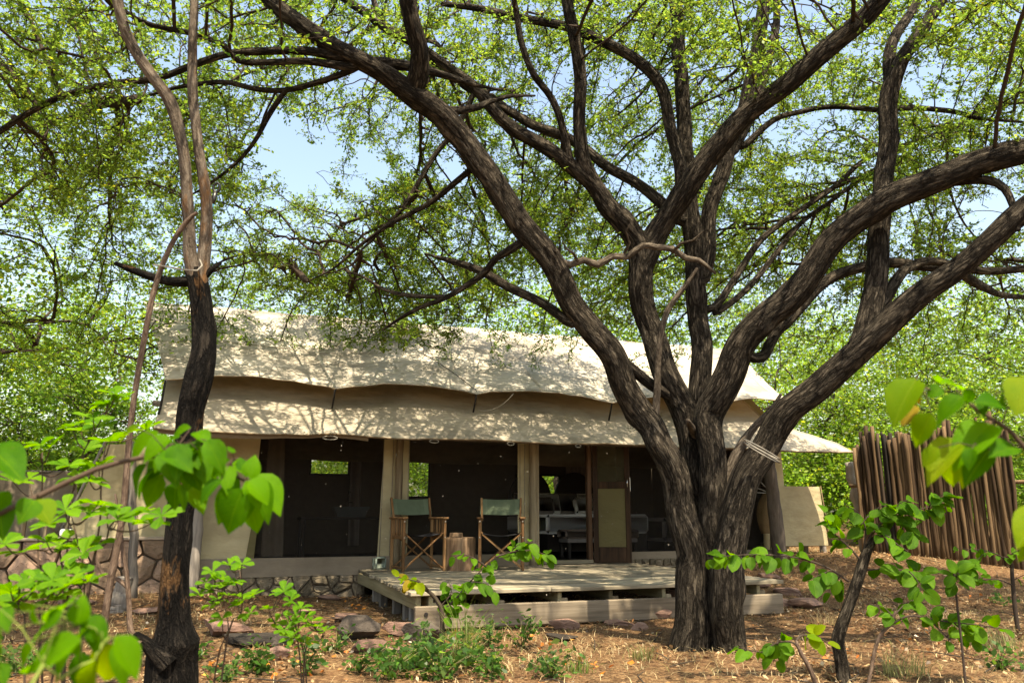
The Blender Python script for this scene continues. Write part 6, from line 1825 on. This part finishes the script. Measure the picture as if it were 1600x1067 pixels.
def blades(points, h, w, lean, g, col):
    n = len(points); a = g.uniform(0, 2 * PI, n)
    d = np.stack([np.cos(a), np.sin(a), np.zeros(n)], 1); s_ = np.stack([-np.sin(a), np.cos(a), np.zeros(n)], 1)
    hh = h * g.uniform(0.5, 1.2, n); ll = lean * g.uniform(0.1, 1.3, n) * hh
    up = np.array([0, 0, 1.0])
    V = np.empty((n, 6, 3))
    for i, (t_, ww) in enumerate(((0, 1.0), (0.55, 0.8), (1.0, 0.12))):
        c = points + up * (hh * t_ * (1 - 0.25 * t_ * lean))[:, None] + d * (ll * t_ ** 2)[:, None]
        V[:, 2 * i] = c - s_ * (w * ww / 2); V[:, 2 * i + 1] = c + s_ * (w * ww / 2)
    b0 = (np.arange(n) * 6)[:, None]
    F = np.stack([np.hstack([b0, b0 + 1, b0 + 3, b0 + 2]), np.hstack([b0 + 2, b0 + 3, b0 + 5, b0 + 4])], 1).reshape(-1, 4)
    C = np.repeat(col, 6, axis=0)
    return V.reshape(-1, 3), F, C
def tuft(px, py, n, h, rad, col, label, seed, w=0.006):
    q = hit(px, py); g = np.random.default_rng(seed)
    th = plant('grass_tuft', label, q, 'grass', 'grass tufts')
    a = g.uniform(0, 2 * PI, n); r_ = rad * np.sqrt(g.random(n))
    pts = np.stack([np.cos(a) * r_, np.sin(a) * r_, np.full(n, -0.02)], 1)
    V_, F_, C_ = blades(pts, h, w, 0.7, g, np.array(col)[None, :] * g.uniform(0.6, 1.4, (n, 1)))
    o = link('blades', np_mesh('blades', V_, F_, C_), M['crown'], th); o['kind'] = 'stuff'
tuft(722, 1040, 70, 0.55, 0.06, (0.16, 0.22, 0.05), 'tall green grass tuft before the deck', 1)
tuft(905, 1050, 60, 0.16, 0.10, (0.10, 0.17, 0.03), 'short green grass tuft in the litter below the tree', 2)
tuft(1005, 1030, 60, 0.14, 0.10, (0.16, 0.18, 0.06), 'short grass tuft left of the tree foot', 3)
tuft(1415, 1055, 90, 0.22, 0.14, (0.22, 0.22, 0.09), 'dry yellow green tuft at the bottom right of the sapling', 4)
tuft(1555, 1010, 90, 0.22, 0.18, (0.18, 0.20, 0.08), 'dry grass tuft near the right edge', 5)
tuft(1290, 975, 70, 0.16, 0.12, (0.30, 0.24, 0.12), 'straw coloured tuft behind the crooked sapling', 6)

lg = np.random.default_rng(21)
def scatter(n, box, dens=None):
    out = []
    while len(out) < n:
        x = lg.uniform(box[0], box[1]); y = box[2] + (box[3] - box[2]) * lg.random() ** 1.35
        if dens is not None and lg.random() > dens(x, y): continue
        lp_ = TMI @ Vector((x, y, 0))
        if -1.7 < lp_.x < 6.9 and 0.05 < lp_.y < 4: continue
        out.append((x, y, ground_z(x, y)))
    return np.array(out)
def clump(x, y): return max(0.06, 0.35 + 1.5 * mnoise.noise(Vector((x * 1.1, y * 1.1, 5.5))) + 0.6 * mnoise.noise(Vector((x * 4, y * 4, 2.5))))
n = 42000
pos = scatter(n, (-6.5, 10.5, 3.6, 17), clump)
pos[:, 2] += lg.uniform(0.002, 0.022, n)
ax = lg.normal(0, 1, (n, 3)); ax[:, 2] *= 0.28; ax = unit(ax)
nr = lg.normal(0, 0.45, (n, 3)); nr[:, 2] += 1; nr = unit(nr - ax * (nr * ax).sum(1)[:, None])
L = lg.uniform(0.018, 0.055, n)
pal = np.array([(0.33, 0.225, 0.12), (0.23, 0.14, 0.07), (0.44, 0.34, 0.21), (0.14, 0.08, 0.043), (0.28, 0.13, 0.05), (0.085, 0.055, 0.034), (0.5, 0.43, 0.33)])
cc = pal[lg.choice(7, n, p=[.24, .25, .06, .21, .12, .11, .01])] * lg.uniform(0.55, 1.25, (n, 1))
V_, F_, C_ = kite_leaves(pos, ax, nr, L, L * lg.uniform(0.4, 0.7, n), cc)
M['litter'] = mat_leafmass('dry_litter', 0.12, 0.02)
o = link('leaf_litter', np_mesh('leaf_litter', V_, F_, C_), M['litter']); tag(o, 'dry brown leaf litter strewn over the ground', 'leaf litter', None, 'stuff')
# orange fallen leaves in small drifts
spots = [(420, 1035), (450, 1010), (500, 1020), (390, 1045), (640, 985), (770, 955), (865, 1010), (930, 1045), (1470, 1005), (1340, 1030), (1530, 935), (560, 950), (700, 1000), (350, 1045), (480, 1055)]
pl = []
for (px, py) in spots:
    q = hit(px, py)
    for _ in range(11): pl.append((q.x + lg.normal(0, 0.13), q.y + lg.normal(0, 0.16)))
pl = np.array([(x, y, ground_z(x, y) + lg.uniform(0.01, 0.035)) for x, y in pl]); n = len(pl)
ax = lg.normal(0, 1, (n, 3)); ax[:, 2] *= 0.4; ax = unit(ax); nr = lg.normal(0, 0.5, (n, 3)); nr[:, 2] += 1; nr = unit(nr - ax * (nr * ax).sum(1)[:, None])
L = lg.uniform(0.03, 0.065, n)
V_, F_, C_ = kite_leaves(pl, ax, nr, L, L * 0.65, np.array([(0.55, 0.20, 0.04)]) * lg.uniform(0.6, 1.2, (n, 1)) * lg.uniform(0.85, 1.15, (n, 3)))
o = link('fallen_leaves', np_mesh('fallen_leaves', V_, F_, C_), M['litter']); tag(o, 'small drifts of orange fallen leaves among the litter', 'fallen leaves', None, 'stuff')
# dry straw grass
def gd(x, y): return max(0.06, 0.9 * mnoise.noise(Vector((x * 0.7, y * 0.7, 15.5))) + 0.30 + 0.12 * sst(0, 3, x))
n = 26000
pos = scatter(n, (-6.0, 10.0, 3.8, 15), gd); pos[:, 2] -= 0.01
pc = np.array([(0.46, 0.37, 0.21), (0.36, 0.27, 0.14), (0.26, 0.21, 0.10), (0.20, 0.20, 0.07)])
V_, F_, C_ = blades(pos, 0.085, 0.0042, 1.5, lg, pc[lg.choice(4, n, p=[.4, .3, .18, .12])] * lg.uniform(0.7, 1.25, (n, 1)))
o = link('dry_grass', np_mesh('dry_grass', V_, F_, C_), M['litter']); tag(o, 'short straw coloured dry grass between the litter', 'grass', None, 'stuff')
# fallen twigs
mb = MB()
for _ in range(260):
    x = lg.uniform(-5, 9); y = 4.0 + 9 * lg.random() ** 1.3
    lp_ = TMI @ Vector((x, y, 0))
    if -1.9 < lp_.x < 7 and -0.1 < lp_.y < 4: continue
    a = lg.uniform(0, PI); L_ = lg.uniform(0.08, 0.5)
    p0_ = on_ground(x, y, 0.012); p2_ = on_ground(x + math.cos(a) * L_, y + math.sin(a) * L_, 0.015 + lg.uniform(0, 0.04))
    p1_ = p0_.lerp(p2_, 0.5) + Vector((lg.normal(0, 0.03), lg.normal(0, 0.03), 0.01))
    mb.tube([p0_, p1_, p2_], [0.005, 0.0045, 0.002], 5, False)
o = mb.build('fallen_twigs', M['deadwood'], None, True); tag(o, 'thin fallen twigs scattered on the ground', 'twigs', None, 'stuff')
# pale flying insects in the air before the tent
n = 80
pi_ = np.array([tuple(P(lg.uniform(390, 1060), 690 + 250 * lg.random() ** 1.4, lg.uniform(4.5, 9.0))) for _ in range(n)])
oct_ = np.array([(1, 0, 0), (-1, 0, 0), (0, 1, 0), (0, -1, 0), (0, 0, 1), (0, 0, -1)], dtype=float)
of = np.array([(0, 2, 4), (2, 1, 4), (1, 3, 4), (3, 0, 4), (2, 0, 5), (1, 2, 5), (3, 1, 5), (0, 3, 5)])
sz = lg.uniform(0.0016, 0.0034, (n, 1, 1)) * np.stack([np.ones(n), np.ones(n), lg.uniform(1.0, 2.4, n)], 1)[:, None, :]
V_ = (pi_[:, None, :] + oct_[None] * sz).reshape(-1, 3); F_ = (of[None] + (np.arange(n) * 6)[:, None, None]).reshape(-1, 3)
o = link('flying_insects', np_mesh('flying_insects', V_, F_), M['rope']); tag(o, 'tiny pale insects flying in the air before the dark screens', 'insects', None, 'stuff')
